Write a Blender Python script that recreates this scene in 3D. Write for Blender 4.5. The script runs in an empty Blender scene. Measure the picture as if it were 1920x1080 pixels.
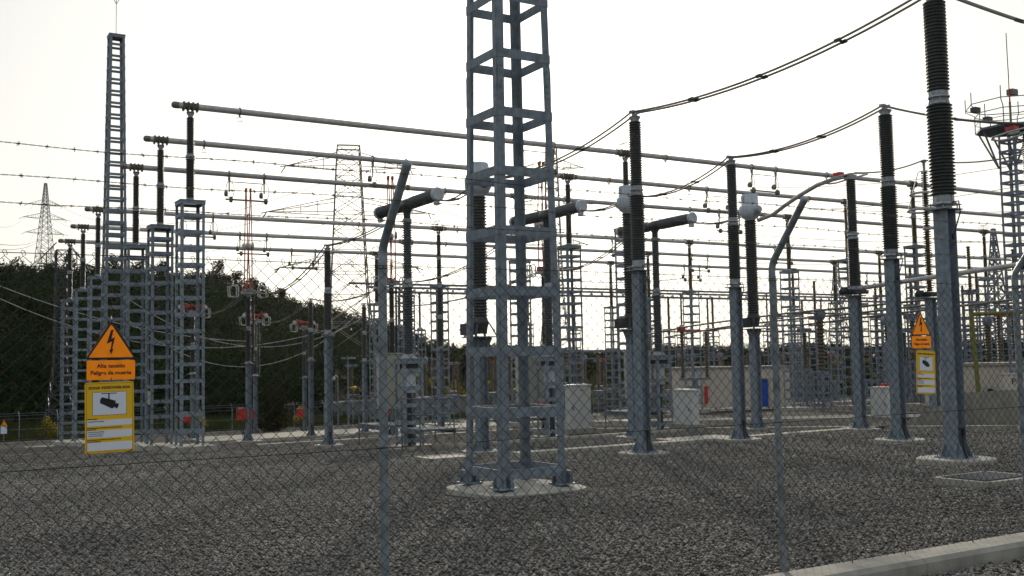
import bpy, math, random
import numpy as np
from mathutils import Vector, Matrix
C = bpy.context.scene
COL = C.collection
R = math.radians
pi = math.pi

# ---------------------------------------------------------------- camera
cam = bpy.data.cameras.new('camera')
camo = bpy.data.objects.new('camera', cam); COL.objects.link(camo)
cam.sensor_width = 36; cam.lens = 1956 / 1920 * 36; cam.clip_start = .05; cam.clip_end = 6000
CAMH = 1.38
ROT = Matrix(((0.857135832, -0.020222095, -0.514693337),
              (-0.514735958, -0.070692302, -0.854429337),
              (-0.019106506, 0.997293169, -0.071002444)))
camo.matrix_world = Matrix.Translation((0, 0, CAMH)) @ ROT.to_4x4()
C.camera = camo
# ---------------------------------------------------------------- light
SUN_DIR = Vector((0.523, 0.805, 0.280)).normalized()
SUN_EL = math.asin(SUN_DIR.z); SUN_AZ = math.atan2(SUN_DIR.x, SUN_DIR.y)
w = bpy.data.worlds.new('World'); C.world = w; w.use_nodes = True
nt = w.node_tree; nt.nodes.clear()
out = nt.nodes.new('ShaderNodeOutputWorld'); bg = nt.nodes.new('ShaderNodeBackground')
sky = nt.nodes.new('ShaderNodeTexSky'); sky.sky_type = 'NISHITA'; sky.sun_disc = False
sky.sun_elevation = SUN_EL; sky.sun_rotation = SUN_AZ
sky.air_density = 1.0; sky.dust_density = 4.0; sky.ozone_density = 1.0; sky.altitude = 100
hsv = nt.nodes.new('ShaderNodeHueSaturation'); hsv.inputs['Saturation'].default_value = .8
nt.links.new(sky.outputs[0], hsv.inputs['Color'])
# hazy sky: even out the steep fall-off of brightness away from the sun
gm = nt.nodes.new('ShaderNodeGamma'); gm.inputs['Gamma'].default_value = .32
vm = nt.nodes.new('ShaderNodeVectorMath'); vm.operation = 'MULTIPLY'; vm.inputs[1].default_value = (3.36, 3.42, 3.36)
nt.links.new(hsv.outputs[0], gm.inputs['Color']); nt.links.new(gm.outputs[0], vm.inputs[0])
nt.links.new(vm.outputs[0], bg.inputs[0]); bg.inputs[1].default_value = .13
nt.links.new(bg.outputs[0], out.inputs[0])
sl = bpy.data.lights.new('sun', 'SUN'); sl.energy = 3.0; sl.angle = R(2); sl.color = (1, .9, .76)
so = bpy.data.objects.new('sun', sl); COL.objects.link(so)
so.rotation_euler = (-SUN_DIR).to_track_quat('-Z', 'Y').to_euler()
C.view_settings.view_transform = 'Standard'; C.view_settings.look = 'None'
C.view_settings.exposure = 0; C.view_settings.gamma = 1
C.cycles.max_bounces = 5; C.cycles.diffuse_bounces = 3; C.cycles.transparent_max_bounces = 4

# ---------------------------------------------------------------- terrain
def g(x, y): return .00075 * x - .0482 * y
def sm(t): t = np.clip(t, 0, 1); return t * t * (3 - 2 * t)
AZ = np.radians([-8, 4.9, 10, 15, 17.8, 19.5, 21.2, 23.5, 25.8, 28, 34, 45, 57])
RZ = np.array([23, 22, 22, 20.3, 17, 13.8, 11.8, 7.5, 5.5, 3, 2, 1.5, 1.5])
def noise2(x, y):
    return (np.sin(x * .061 + 1.3) * np.cos(y * .053 + .7) + .5 * np.sin(x * .13 - y * .11 + 2.1) + .3 * np.sin(x * .31 + y * .27))
def boundary(az):
    rb = 101 / np.maximum(np.cos(az), .3)
    far = 141 / np.maximum(np.cos(az), .3)
    k = sm((az - R(20)) / R(9))
    return np.minimum(rb * (1 - k) + far * k, 235)
def terrain(x, y):
    x = np.asarray(x, float); y = np.asarray(y, float)
    r = np.hypot(x, y); az = np.arctan2(x, y)
    rb = boundary(az)
    zp = .00075 * x - .0482 * y
    s = np.minimum(1, rb / np.maximum(r, 1e-3)); zb = .00075 * x * s - .0482 * y * s
    zr = np.interp(az, AZ, RZ)
    ridge = 275.
    t = (r - rb) / (ridge - rb)
    hill = zb + (zr - zb) * (sm(t) * .6 + np.clip(t, 0, 1) * .4)
    back = zr - 8 * sm((r - ridge) / 150) - .01 * np.maximum(r - ridge, 0)
    z = np.where(r < rb, zp, np.where(r < ridge, hill, back))
    z = z + noise2(x, y) * np.clip((r - rb) / 60, 0, 1) * .9
    z = np.where((y < 2) , zp, z)
    return z

# ---------------------------------------------------------------- materials
def newmat(name):
    m = bpy.data.materials.new(name); m.use_nodes = True
    return m, m.node_tree, m.node_tree.nodes['Principled BSDF']
def mat(name, col, rough=.6, metal=0., var=.25, scale=6., detail=4, bump=0., bscale=60, col2=None, spec=.5, tone=.14):
    m, t, b = newmat(name)
    n = t.nodes.new('ShaderNodeTexNoise'); n.inputs['Scale'].default_value = scale; n.inputs['Detail'].default_value = detail
    geo = t.nodes.new('ShaderNodeTexCoord'); t.links.new(geo.outputs['Object'], n.inputs['Vector'])
    r = t.nodes.new('ShaderNodeValToRGB')
    c2 = col2 or tuple(min(1, c * (1 + var)) for c in col); c1 = tuple(c * (1 - var) for c in col)
    r.color_ramp.elements[0].position = .3; r.color_ramp.elements[1].position = .7
    r.color_ramp.elements[0].color = (*c1, 1); r.color_ramp.elements[1].color = (*c2, 1)
    t.links.new(n.outputs[0], r.inputs[0])
    oi = t.nodes.new('ShaderNodeObjectInfo'); mr = t.nodes.new('ShaderNodeMapRange'); mr.inputs[3].default_value = 1 - tone; mr.inputs[4].default_value = 1 + tone
    st = t.nodes.new('ShaderNodeTexNoise'); st.inputs['Scale'].default_value = 1; st.inputs['Detail'].default_value = 3
    mp = t.nodes.new('ShaderNodeMapping'); mp.inputs['Scale'].default_value = (9, 9, .55); t.links.new(geo.outputs['Object'], mp.inputs[0]); t.links.new(mp.outputs[0], st.inputs['Vector'])
    ms = t.nodes.new('ShaderNodeMapRange'); ms.inputs[1].default_value = .3; ms.inputs[2].default_value = .7; ms.inputs[3].default_value = 1 - tone * .9; ms.inputs[4].default_value = 1 + tone * .7
    mm = t.nodes.new('ShaderNodeMath'); mm.operation = 'MULTIPLY'; vs_ = t.nodes.new('ShaderNodeVectorMath'); vs_.operation = 'SCALE'
    t.links.new(oi.outputs['Random'], mr.inputs[0]); t.links.new(st.outputs[0], ms.inputs[0]); t.links.new(mr.outputs[0], mm.inputs[0]); t.links.new(ms.outputs[0], mm.inputs[1])
    t.links.new(r.outputs[0], vs_.inputs[0]); t.links.new(mm.outputs[0], vs_.inputs['Scale']); t.links.new(vs_.outputs[0], b.inputs['Base Color'])
    b.inputs['Roughness'].default_value = rough; b.inputs['Metallic'].default_value = metal
    b.inputs['Specular IOR Level'].default_value = spec
    if bump:
        bn = t.nodes.new('ShaderNodeTexNoise'); bn.inputs['Scale'].default_value = bscale; bn.inputs['Detail'].default_value = 4
        t.links.new(geo.outputs['Object'], bn.inputs['Vector'])
        bu = t.nodes.new('ShaderNodeBump'); bu.inputs['Strength'].default_value = bump; bu.inputs['Distance'].default_value = .01
        t.links.new(bn.outputs[0], bu.inputs['Height']); t.links.new(bu.outputs[0], b.inputs['Normal'])
    return m
M = {}
M['galv'] = mat('galvanised_steel', (.20, .24, .275), .62, .1, .28, 9, 6)
M['galvn'] = mat('galvanised_tube', (.22, .25, .27), .5, .3, .35, 14, 6)
M['galvfar'] = mat('galvanised_far', (.185, .21, .245), .7, 0, .15, 1.5, spec=.2)
M['alu'] = mat('aluminium', (.48, .465, .45), .5, .2, .12, 3)
M['cast'] = mat('cast_aluminium', (.34, .36, .37), .5, .4, .2, 20, bump=.3)
M['ins'] = mat('dark_grey_insulator', (.042, .047, .044), .38, 0, .2, 8, spec=.4)
M['insg'] = mat('slate_grey_insulator', (.075, .085, .09), .45, 0, .2, 8, spec=.4)
M['insb'] = mat('brown_insulator', (.085, .062, .03), .35, 0, .25, 4)
M['conc'] = mat('concrete', (.33, .31, .265), .9, 0, .22, 3.5, 8, bump=.4, bscale=70)
M['concw'] = mat('pale_concrete', (.38, .36, .30), .95, 0, .2, 2.2, 8, bump=.3, spec=.15)
M['concd'] = mat('grey_concrete', (.20, .20, .19), .95, 0, .2, 1.5, 8, bump=.3, spec=.1)
M['white'] = mat('white_paint', (.54, .55, .53), .5, 0, .04, 2, tone=.05)
M['headw'] = mat('pale_grey_paint', (.52, .56, .60), .45, 0, .07, 3)
M['cream'] = mat('cream_wall', (.62, .54, .46), .85, 0, .08, .6, 8, tone=.05)
M['beige'] = mat('beige_paint', (.42, .41, .34), .6, 0, .06, 2)
M['red'] = mat('red_paint', (.55, .035, .02), .5, 0, .15, 6)
M['redrod'] = mat('red_rod', (.34, .045, .025), .5, 0, .2, 6)
M['blue'] = mat('blue_paint', (.01, .07, .42), .5, 0, .1, 3)
M['yel'] = mat('yellow_paint', (.75, .48, .02), .5, 0, .05, 2)
M['olive'] = mat('olive_paint', (.17, .165, .035), .6, 0, .1, 2)
M['black'] = mat('black_plastic', (.015, .015, .017), .5, 0, .1, 5)
M['dark'] = mat('dark_metal', (.05, .055, .06), .5, .3, .2, 5)
M['wire'] = mat('fence_wire', (.045, .04, .036), .8, 0, .3, 20, col2=(.075, .06, .048), spec=.15)
M['grating'] = mat('grating', (.07, .085, .10), .7, .2, .15, 12)
M['clamp'] = mat('weathered_clamp', (.12, .105, .085), .7, .2, .3, 12)
M['deck'] = mat('deck_plate', (.16, .18, .19), .95, 0, .2, 6, spec=.05)
M['rust'] = mat('barbed_wire', (.12, .085, .065), .7, .2, .3, 20)
M['cond'] = mat('aluminium_conductor', (.20, .185, .16), .6, .3, .15, 20)
M['bark'] = mat('bark', (.06, .045, .035), .9, 0, .3, 4)
def leafmat(name, a, b, sc):
    m, t, p = newmat(name)
    n = t.nodes.new('ShaderNodeTexNoise'); n.inputs['Scale'].default_value = sc; n.inputs['Detail'].default_value = 5
    geo = t.nodes.new('ShaderNodeNewGeometry'); t.links.new(geo.outputs['Position'], n.inputs['Vector'])
    r = t.nodes.new('ShaderNodeValToRGB'); r.color_ramp.elements[0].position = .35; r.color_ramp.elements[1].position = .68
    r.color_ramp.elements[0].color = (*a, 1); r.color_ramp.elements[1].color = (*b, 1)
    t.links.new(n.outputs[0], r.inputs[0]); t.links.new(r.outputs[0], p.inputs['Base Color'])
    p.inputs['Roughness'].default_value = .9; p.inputs['Specular IOR Level'].default_value = .04
    tr = t.nodes.new('ShaderNodeBsdfTranslucent'); t.links.new(r.outputs[0], tr.inputs[0])
    mx = t.nodes.new('ShaderNodeMixShader'); mx.inputs[0].default_value = .12
    o = t.nodes['Material Output']
    t.links.new(p.outputs[0], mx.inputs[1]); t.links.new(tr.outputs[0], mx.inputs[2]); t.links.new(mx.outputs[0], o.inputs[0])
    return m
M['pine'] = leafmat('pine_foliage', (.006, .016, .004), (.021, .043, .011), .09)
M['leaf'] = leafmat('bush_foliage', (.016, .02, .009), (.045, .048, .02), 1.2)
M['grass'] = leafmat('grass_blades', (.03, .045, .015), (.11, .12, .04), .25)
M['broom'] = leafmat('broom_flowers', (.06, .08, .02), (.60, .42, .02), .55)
def signmat(name, col, tl):
    m, t, p = newmat(name)
    p.inputs['Base Color'].default_value = (*col, 1); p.inputs['Roughness'].default_value = .4
    tr = t.nodes.new('ShaderNodeBsdfTranslucent'); tr.inputs[0].default_value = (*col, 1)
    n = t.nodes.new('ShaderNodeTexNoise'); n.inputs['Scale'].default_value = 30
    bu = t.nodes.new('ShaderNodeBump'); bu.inputs['Strength'].default_value = .05
    t.links.new(n.outputs[0], bu.inputs['Height']); t.links.new(bu.outputs[0], p.inputs['Normal'])
    mx = t.nodes.new('ShaderNodeMixShader'); mx.inputs[0].default_value = tl
    o = t.nodes['Material Output']
    t.links.new(p.outputs[0], mx.inputs[1]); t.links.new(tr.outputs[0], mx.inputs[2]); t.links.new(mx.outputs[0], o.inputs[0])
    return m
M['orange'] = signmat('orange_plastic', (1.0, .47, .006), .42)
M['signyel'] = signmat('yellow_plastic', (.95, .58, .01), .10)
M['signwhite'] = signmat('white_plastic', (.78, .80, .88), .0)
M['signblack'] = mat('black_print', (.006, .006, .007), .5, 0, .1, 5, tone=.05)

# gravel ground
def gravelmat():
    m, t, p = newmat('grey_gravel')
    N = t.nodes.new; L = t.links.new
    geo = N('ShaderNodeNewGeometry')
    v = N('ShaderNodeTexVoronoi'); v.inputs['Scale'].default_value = 21; L(geo.outputs['Position'], v.inputs['Vector'])
    wb = N('ShaderNodeSeparateColor'); L(v.outputs['Color'], wb.inputs[0])
    r = N('ShaderNodeValToRGB'); e = r.color_ramp.elements
    e[0].position = 0; e[0].color = (.02, .019, .018, 1); e[1].position = .92; e[1].color = (.13, .122, .11, 1)  # cell tones darkened, painting in the self-shadow that the flat ground lacks
    x = e.new(.965); x.color = (.14, .11, .07, 1)
    L(wb.outputs[0], r.inputs[0])
    n = N('ShaderNodeTexNoise'); n.inputs['Scale'].default_value = .5; n.inputs['Detail'].default_value = 6; L(geo.outputs['Position'], n.inputs['Vector'])
    mr = N('ShaderNodeMapRange'); mr.inputs[1].default_value = .3; mr.inputs[2].default_value = .7; mr.inputs[3].default_value = .8; mr.inputs[4].default_value = 1.18
    L(n.outputs[0], mr.inputs[0])
    mul = N('ShaderNodeVectorMath'); mul.operation = 'SCALE'; L(r.outputs[0], mul.inputs[0]); L(mr.outputs[0], mul.inputs['Scale'])
    # far side of the boundary: dark green-brown earth
    sep = N('ShaderNodeAttribute'); sep.attribute_name = 'wild'
    mix = N('ShaderNodeMix'); mix.data_type = 'RGBA'; L(sep.outputs['Fac'], mix.inputs[0]); L(mul.outputs[0], mix.inputs[6])
    n2 = N('ShaderNodeTexNoise'); n2.inputs['Scale'].default_value = .08; n2.inputs['Detail'].default_value = 8; L(geo.outputs['Position'], n2.inputs['Vector'])
    r2 = N('ShaderNodeValToRGB'); r2.color_ramp.elements[0].position = .4; r2.color_ramp.elements[0].color = (.016, .022, .01, 1)
    r2.color_ramp.elements[1].position = .66; r2.color_ramp.elements[1].color = (.075, .07, .04, 1); L(n2.outputs[0], r2.inputs[0])
    L(r2.outputs[0], mix.inputs[7]); L(mix.outputs[2], p.inputs['Base Color'])
    p.inputs['Roughness'].default_value = .95; p.inputs['Specular IOR Level'].default_value = .05
    bu = N('ShaderNodeBump'); bu.inputs['Strength'].default_value = 1; bu.inputs['Distance'].default_value = .035; bu.invert = True
    L(v.outputs['Distance'], bu.inputs['Height']); L(bu.outputs[0], p.inputs['Normal'])
    return m
M['gravel'] = gravelmat()
def stonemat():
    m, t, p = newmat('gravel_stone')
    N = t.nodes.new; L = t.links.new
    a = N('ShaderNodeAttribute'); a.attribute_name = 'shade'
    r = N('ShaderNodeValToRGB'); e = r.color_ramp.elements
    e[0].color = (.062, .058, .052, 1); e[1].position = .93; e[1].color = (.285, .27, .245, 1)
    x = e.new(.975); x.color = (.26, .20, .13, 1)
    L(a.outputs['Fac'], r.inputs[0]); L(r.outputs[0], p.inputs['Base Color'])
    p.inputs['Roughness'].default_value = .8; p.inputs['Specular IOR Level'].default_value = .35
    return m
M['stone'] = stonemat()

# ---------------------------------------------------------------- mesh helpers
class MB:
    def __init__(s): s.v = []; s.f = []; s.sm = []; s.st = []
    def add(s, vs, fs, smooth=False):
        o = len(s.v); s.st.append(o); s.v += [tuple(p) for p in vs]; s.f += [tuple(i + o for i in f) for f in fs]; s.sm += [smooth] * len(fs); return s
    def box(s, c, d, rz=0, rot=None):
        hx, hy, hz = d[0] / 2, d[1] / 2, d[2] / 2
        m = rot if rot is not None else Matrix.Rotation(rz, 3, 'Z')
        vs = [Vector(c) + m @ Vector((a * hx, b * hy, e * hz)) for e in (-1, 1) for a, b in ((-1, -1), (1, -1), (1, 1), (-1, 1))]
        return s.add(vs, [(3, 2, 1, 0), (4, 5, 6, 7), (0, 1, 5, 4), (1, 2, 6, 5), (2, 3, 7, 6), (3, 0, 4, 7)])
    def bar(s, p0, p1, w, h, up=(0, 0, 1)):
        p0 = Vector(p0); p1 = Vector(p1); d = (p1 - p0).normalized(); u = Vector(up); u = (u - d * u.dot(d)).normalized(); q = d.cross(u)
        vs = [p + q * (a * w / 2) + u * (b * h / 2) for p in (p0, p1) for a, b in ((-1, -1), (1, -1), (1, 1), (-1, 1))]
        return s.add(vs, [(3, 2, 1, 0), (4, 5, 6, 7), (0, 1, 5, 4), (1, 2, 6, 5), (2, 3, 7, 6), (3, 0, 4, 7)])
    def tube(s, pts, r, n=8, cap=True, closed=False):
        P = [Vector(p) for p in pts]; k = len(P)
        rr = r if isinstance(r, (list, tuple)) else [r] * k
        vs = []; prev = None
        for i, p in enumerate(P):
            a = P[i - 1] if (i > 0 or closed) else P[i]; b = P[(i + 1) % k] if (i < k - 1 or closed) else P[i]
            t = (b - a).normalized() if (b - a).length > 1e-9 else Vector((0, 0, 1))
            if prev is None:
                u = Vector((0, 0, 1)) if abs(t.z) < .9 else Vector((1, 0, 0))
            else: u = prev
            u = (u - t * u.dot(t)).normalized(); prev = u; v = t.cross(u)
            vs += [p + (u * math.cos(2 * pi * j / n) + v * math.sin(2 * pi * j / n)) * rr[i] for j in range(n)]
        fs = []
        for i in range(k if closed else k - 1):
            for j in range(n):
                a = i * n + j; b = i * n + (j + 1) % n; c = ((i + 1) % k) * n + (j + 1) % n; d = ((i + 1) % k) * n + j
                fs.append((a, b, c, d))
        s.add(vs, fs, n > 4)
        if cap and not closed:
            s.add(vs[:n], [tuple(range(n - 1, -1, -1))]); s.add(vs[-n:], [tuple(range(n))])
        return s
    def lathe(s, prof, n=20, c=(0, 0, 0), axis=None, smooth=True):
        ax = Vector(axis).normalized() if axis is not None else Vector((0, 0, 1))
        u = Vector((1, 0, 0)) if abs(ax.x) < .9 else Vector((0, 1, 0)); u = (u - ax * u.dot(ax)).normalized(); v = ax.cross(u); c = Vector(c)
        cs = [(math.cos(2 * pi * j / n), math.sin(2 * pi * j / n)) for j in range(n)]
        vs = [c + ax * z + (u * a + v * b) * r for r, z in prof for a, b in cs]
        fs = [(i * n + j, i * n + (j + 1) % n, (i + 1) * n + (j + 1) % n, (i + 1) * n + j) for i in range(len(prof) - 1) for j in range(n)]
        s.add(vs, fs, smooth)
        s.add(vs[:n], [tuple(range(n - 1, -1, -1))]); s.add(vs[-n:], [tuple(range(n))])
        return s
    def prism(s, poly, z0, z1, top=None):
        n = len(poly); t = top or poly
        vs = [(x, y, z0) for x, y in poly] + [(x, y, z1) for x, y in t]
        return s.add(vs, [tuple(range(n - 1, -1, -1)), tuple(range(n, 2 * n))] + [(i, (i + 1) % n, n + (i + 1) % n, n + i) for i in range(n)])
    def mesh(s, name, m, bevel=0):
        me = bpy.data.meshes.new(name)
        me.from_pydata([tuple(p) for p in s.v], [], s.f)
        me.polygons.foreach_set('use_smooth', s.sm)
        me.materials.append(M[m] if isinstance(m, str) else m)
        me.update(); return me
    def pieces(s):
        # one MB per group of solids that lie close together
        st = s.st + [len(s.v)]; n = len(s.st); A = np.array(s.v)
        lo = np.array([A[st[i]:st[i + 1]].min(0) for i in range(n)]); hi = np.array([A[st[i]:st[i + 1]].max(0) for i in range(n)])
        sz = (hi - lo).max(1); gap = np.maximum(0, np.maximum(lo[:, None] - hi[None], lo[None] - hi[:, None]))
        near = np.sqrt((gap ** 2).sum(2)) <= np.maximum(.02, .45 * np.maximum(sz[:, None], sz[None]))
        lab = list(range(n))
        for _ in range(n):
            new = [min(lab[j] for j in range(n) if near[i, j]) for i in range(n)]
            if new == lab: break
            lab = new
        own = np.zeros(len(s.v), int)
        for i in range(n): own[st[i]:st[i + 1]] = lab[i]
        res = []
        for l in sorted(set(lab)):
            q = MB(); ix = np.nonzero(own == l)[0]; mp = {int(a): b for b, a in enumerate(ix)}
            q.v = [s.v[i] for i in ix]
            for f, sm_ in zip(s.f, s.sm):
                if f[0] in mp: q.f.append(tuple(mp[i] for i in f)); q.sm.append(sm_)
            res.append(q)
        return res
    def builds(s, name, m, parent): return [q.build(name, m, parent) for q in s.pieces()]
    def meshes(s, name, m): return [q.mesh(name, m) for q in s.pieces()]
    def build(s, name, m, parent=None, loc=None, rz=0):
        o = bpy.data.objects.new(name, s.mesh(name, m)); COL.objects.link(o)
        if parent: o.parent = parent
        if loc is not None: o.location = loc
        if rz: o.rotation_euler.z = rz
        return o
def tag(o, label, cat, group=None, kind=None):
    o['label'] = label; o['category'] = cat
    if group: o['group'] = group
    return o
def structure(o): o['kind'] = 'structure'; return o
def thing(name, label, cat, loc, rz=0, group=None):
    o = bpy.data.objects.new(name, None); COL.objects.link(o); o.empty_display_size = .3
    o.location = loc; o.rotation_euler = (0, 0, rz); return tag(o, label, cat, group)
def inst(name, me, parent, loc=(0, 0, 0), rz=0, sc=None, label=None):
    o = bpy.data.objects.new(name, me); COL.objects.link(o); o.parent = parent; o.location = loc; o.rotation_euler.z = rz
    if sc: o.scale = sc
    if label: o['label'] = label
    return o
def kids(o): return [c for c in ALLCH.get(o.name, [])]
def dup(root, loc, label=None, group=None, rz=None, skip=()):
    r = root.copy(); COL.objects.link(r); r.location = loc
    if rz is not None: r.rotation_euler.z = rz
    if label: r['label'] = label
    if group: r['group'] = group
    for ch in list(root.children):
        if ch.name.split('.')[0] in skip: continue
        c = ch.copy(); COL.objects.link(c); c.parent = r
        for gch in ch.children:
            d = gch.copy(); COL.objects.link(d); d.parent = c
    return r
def gp(x, y, h=0): return (x, y, g(x, y) + h)
def sheds(n, H, rc, rs, z0=0, alt=False):
    p = [(rc, z0)]; d = H / n
    for i in range(n):
        z = z0 + i * d; r = rs if not (alt and i % 2) else rs * .9
        p += [(rc, z + d * .30), (r, z + d * .42), (r, z + d * .54), (rc, z + d * .90)]
    p.append((rc, z0 + H)); return p
def flange(mb, z, H, r1, r2, n=20, c=(0, 0)):
    # cast end fitting: cone + ribs + bolt ring
    mb.lathe([(r1, z), (r1, z + .03), (r1 * .82, z + .035), (r2, z + H)], n, (c[0], c[1], 0))
    for k in range(8):
        a = 2 * pi * k / 8
        mb.bar((c[0] + math.cos(a) * r1 * .8, c[1] + math.sin(a) * r1 * .8, z + .03), (c[0] + math.cos(a) * r2, c[1] + math.sin(a) * r2, z + H * .95), .016, .03, (math.cos(a), math.sin(a), 0))
def catenary(p0, p1, sag, n=14):
    p0 = Vector(p0); p1 = Vector(p1)
    return [p0.lerp(p1, t / n) - Vector((0, 0, 4 * sag * (t / n) * (1 - t / n))) for t in range(n + 1)]

# ---------------------------------------------------------------- ground
def build_ground():
    azs = np.concatenate([np.radians(np.linspace(-180, -12, 30)[:-1]), np.radians(np.linspace(-12, 72, 240)), np.radians(np.linspace(72, 180, 24)[1:-1])])
    rs = np.concatenate([[.01, 2, 4, 6, 8, 12, 18, 26, 38, 52, 66, 80, 90], np.arange(96, 330, 4.5), [340, 360, 400, 460, 550, 700, 1000, 1600, 2600, 4200]])
    A, Rr = np.meshgrid(azs, rs); X = Rr * np.sin(A); Y = Rr * np.cos(A)
    X = X; Z = terrain(X, Y)
    Z = np.where(Rr > 330, Z - (Rr - 330) * .004, Z)
    na, nr = len(azs), len(rs)
    V = np.stack([X, Y, Z], -1).reshape(-1, 3)
    I, J = np.meshgrid(np.arange(nr - 1), np.arange(na), indexing='ij'); J2 = (J + 1) % na
    F = np.stack([I * na + J, (I + 1) * na + J, (I + 1) * na + J2, I * na + J2], -1).reshape(-1, 4)[:, ::-1]
    me = bpy.data.meshes.new('ground'); me.from_pydata(V.tolist(), [], F.tolist())
    me.polygons.foreach_set('use_smooth', [True] * len(F))
    rb = boundary(A); wild = np.clip((Rr - rb) / 3, 0, 1).reshape(-1); wild[(Y.reshape(-1) < 1.0) & (Rr.reshape(-1) > 300)] = 1
    at = me.attributes.new('wild', 'FLOAT', 'POINT'); at.data.foreach_set('value', wild.astype(np.float32))
    me.materials.append(M['gravel']); me.update()
    o = bpy.data.objects.new('ground', me); COL.objects.link(o); structure(o)
build_ground()

def np_mesh(name, V, F, m, attr=None, smooth=False):
    me = bpy.data.meshes.new(name); k = F.shape[1]
    me.vertices.add(len(V)); me.vertices.foreach_set('co', V.astype(np.float32).reshape(-1))
    me.loops.add(F.size); me.loops.foreach_set('vertex_index', F.astype(np.int32).reshape(-1))
    me.polygons.add(len(F)); me.polygons.foreach_set('loop_start', np.arange(0, F.size, k, dtype=np.int32))
    me.polygons.foreach_set('loop_total', np.full(len(F), k, dtype=np.int32))
    me.update(calc_edges=True)
    if attr is not None:
        a = me.attributes.new('shade', 'FLOAT', 'POINT'); a.data.foreach_set('value', attr.astype(np.float32))
    me.materials.append(M[m]); return me
def build_stones():
    rng = np.random.default_rng(3)
    t = (1 + 5 ** .5) / 2
    ico = np.array([(-1, t, 0), (1, t, 0), (-1, -t, 0), (1, -t, 0), (0, -1, t), (0, 1, t), (0, -1, -t), (0, 1, -t), (t, 0, -1), (t, 0, 1), (-t, 0, -1), (-t, 0, 1)]) / 1.9
    fc = np.array([(0, 11, 5), (0, 5, 1), (0, 1, 7), (0, 7, 10), (0, 10, 11), (1, 5, 9), (5, 11, 4), (11, 10, 2), (10, 7, 6), (7, 1, 8), (3, 9, 4), (3, 4, 2), (3, 2, 6), (3, 6, 8), (3, 8, 9), (4, 9, 5), (2, 4, 11), (6, 2, 10), (8, 6, 7), (9, 8, 1)])
    # fan-shaped zones: density falls with distance
    def zone(n, r0, r1):
        r = np.sqrt(rng.uniform(r0 * r0, r1 * r1, n)); a = np.radians(rng.uniform(2.0, 61, n))
        return np.stack([r * np.sin(a), r * np.cos(a)], -1)
    P = [zone(50000, 5.4, 12), zone(60000, 12, 20), zone(60000, 20, 30), zone(52000, 30, 44), zone(36000, 44, 60)]
    P.append(np.stack([rng.uniform(4.2, 10.5, 5500), rng.uniform(3.4, 4.96, 5500)], -1))
    P = np.concatenate(P)
    r = np.hypot(P[:, 0], P[:, 1]); az = np.degrees(np.arctan2(P[:, 0], P[:, 1]))
    keep = (az > 2.5) & (az < 60) & ~((abs(P[:, 1] - 24.6) < .25) & (P[:, 0] > 14.5)) & ~((abs(P[:, 1] - 33.2) < .25) & (P[:, 0] > 15.5))
    for cx, cy, rad in [(8.78, 14.58, 1.25), (16.4, 12.0, .72), (16.0, 20.5, .66), (22.1, 17.8, .7)]:
        keep &= np.hypot(P[:, 0] - cx, P[:, 1] - cy) > rad
    keep &= ~((abs(P[:, 0] - 13.2) < .60) & (abs(P[:, 1] - 9.2) < .44)) & ~((P[:, 1] > 4.98) & (P[:, 1] < 5.36))
    keep &= ~((P[:, 0] > 28.7) & (P[:, 0] < 29.3)) & ~((P[:, 0] > 31) & (P[:, 0] < 37.5) & (P[:, 1] < 24)) & (P[:, 0] < 38)
    keep &= ~((abs(P[:, 1] - 47.6) < .25) & (P[:, 0] > 14.5)) & ~((abs(P[:, 0] - 22.4) < 1.35) & (abs(P[:, 1] - 25.9) < .6))
    P = P[keep]; n = len(P)
    sz = rng.uniform(.008, .0175, n) * (1 + .35 * (rng.uniform(0, 1, n) > .9)) * (1 + np.clip((np.hypot(P[:, 0], P[:, 1]) - 12) / 22, 0, 1.1))
    oct_ = np.array([(1, 0, 0), (-1, 0, 0), (0, 1, 0), (0, -1, 0), (0, 0, 1), (0, 0, -1)]) * 1.05
    fo = np.array([(0, 2, 4), (2, 1, 4), (1, 3, 4), (3, 0, 4), (2, 0, 5), (1, 2, 5), (3, 1, 5), (0, 3, 5)])
    far = np.hypot(P[:, 0], P[:, 1]) > 17
    for shape, fcs, sel, nm in ((ico, fc, ~far, 'gravel'), (oct_, fo, far, 'gravel_beyond')):
        Q = P[sel]; z_ = sz[sel]; k = len(Q); nv = len(shape)
        S = shape[None] * (z_[:, None, None] * rng.uniform(.65, 1.25, (k, nv, 1)))
        S = S * np.stack([rng.uniform(.8, 1.5, k), rng.uniform(.8, 1.3, k), rng.uniform(.5, .9, k)], -1)[:, None, :]
        a = rng.uniform(0, 2 * pi, k); ca, sa = np.cos(a)[:, None], np.sin(a)[:, None]; tl = rng.uniform(-.5, .5, k)[:, None]
        x = S[..., 0] * ca - S[..., 1] * sa; y = S[..., 0] * sa + S[..., 1] * ca; z = S[..., 2] + tl * S[..., 0]
        V = np.stack([x + Q[:, :1], y + Q[:, 1:], z + (.00075 * Q[:, 0] - .0482 * Q[:, 1] + z_ * .25 + rng.uniform(0, .012, k))[:, None]], -1)
        V[Q[:, 1] < 5.0, :, 2] += .03
        F = (fcs[None] + (np.arange(k) * nv)[:, None, None]).reshape(-1, 3)
        o = bpy.data.objects.new(nm, np_mesh(nm, V.reshape(-1, 3), F, 'stone', np.repeat(rng.uniform(0, 1, k), nv))); COL.objects.link(o)
        o['kind'] = 'stuff'; o['label'] = 'loose grey gravel stones ' + ('near the fence' if nm == 'gravel' else 'further inside the yard'); o['category'] = 'gravel'
build_stones()

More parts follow.
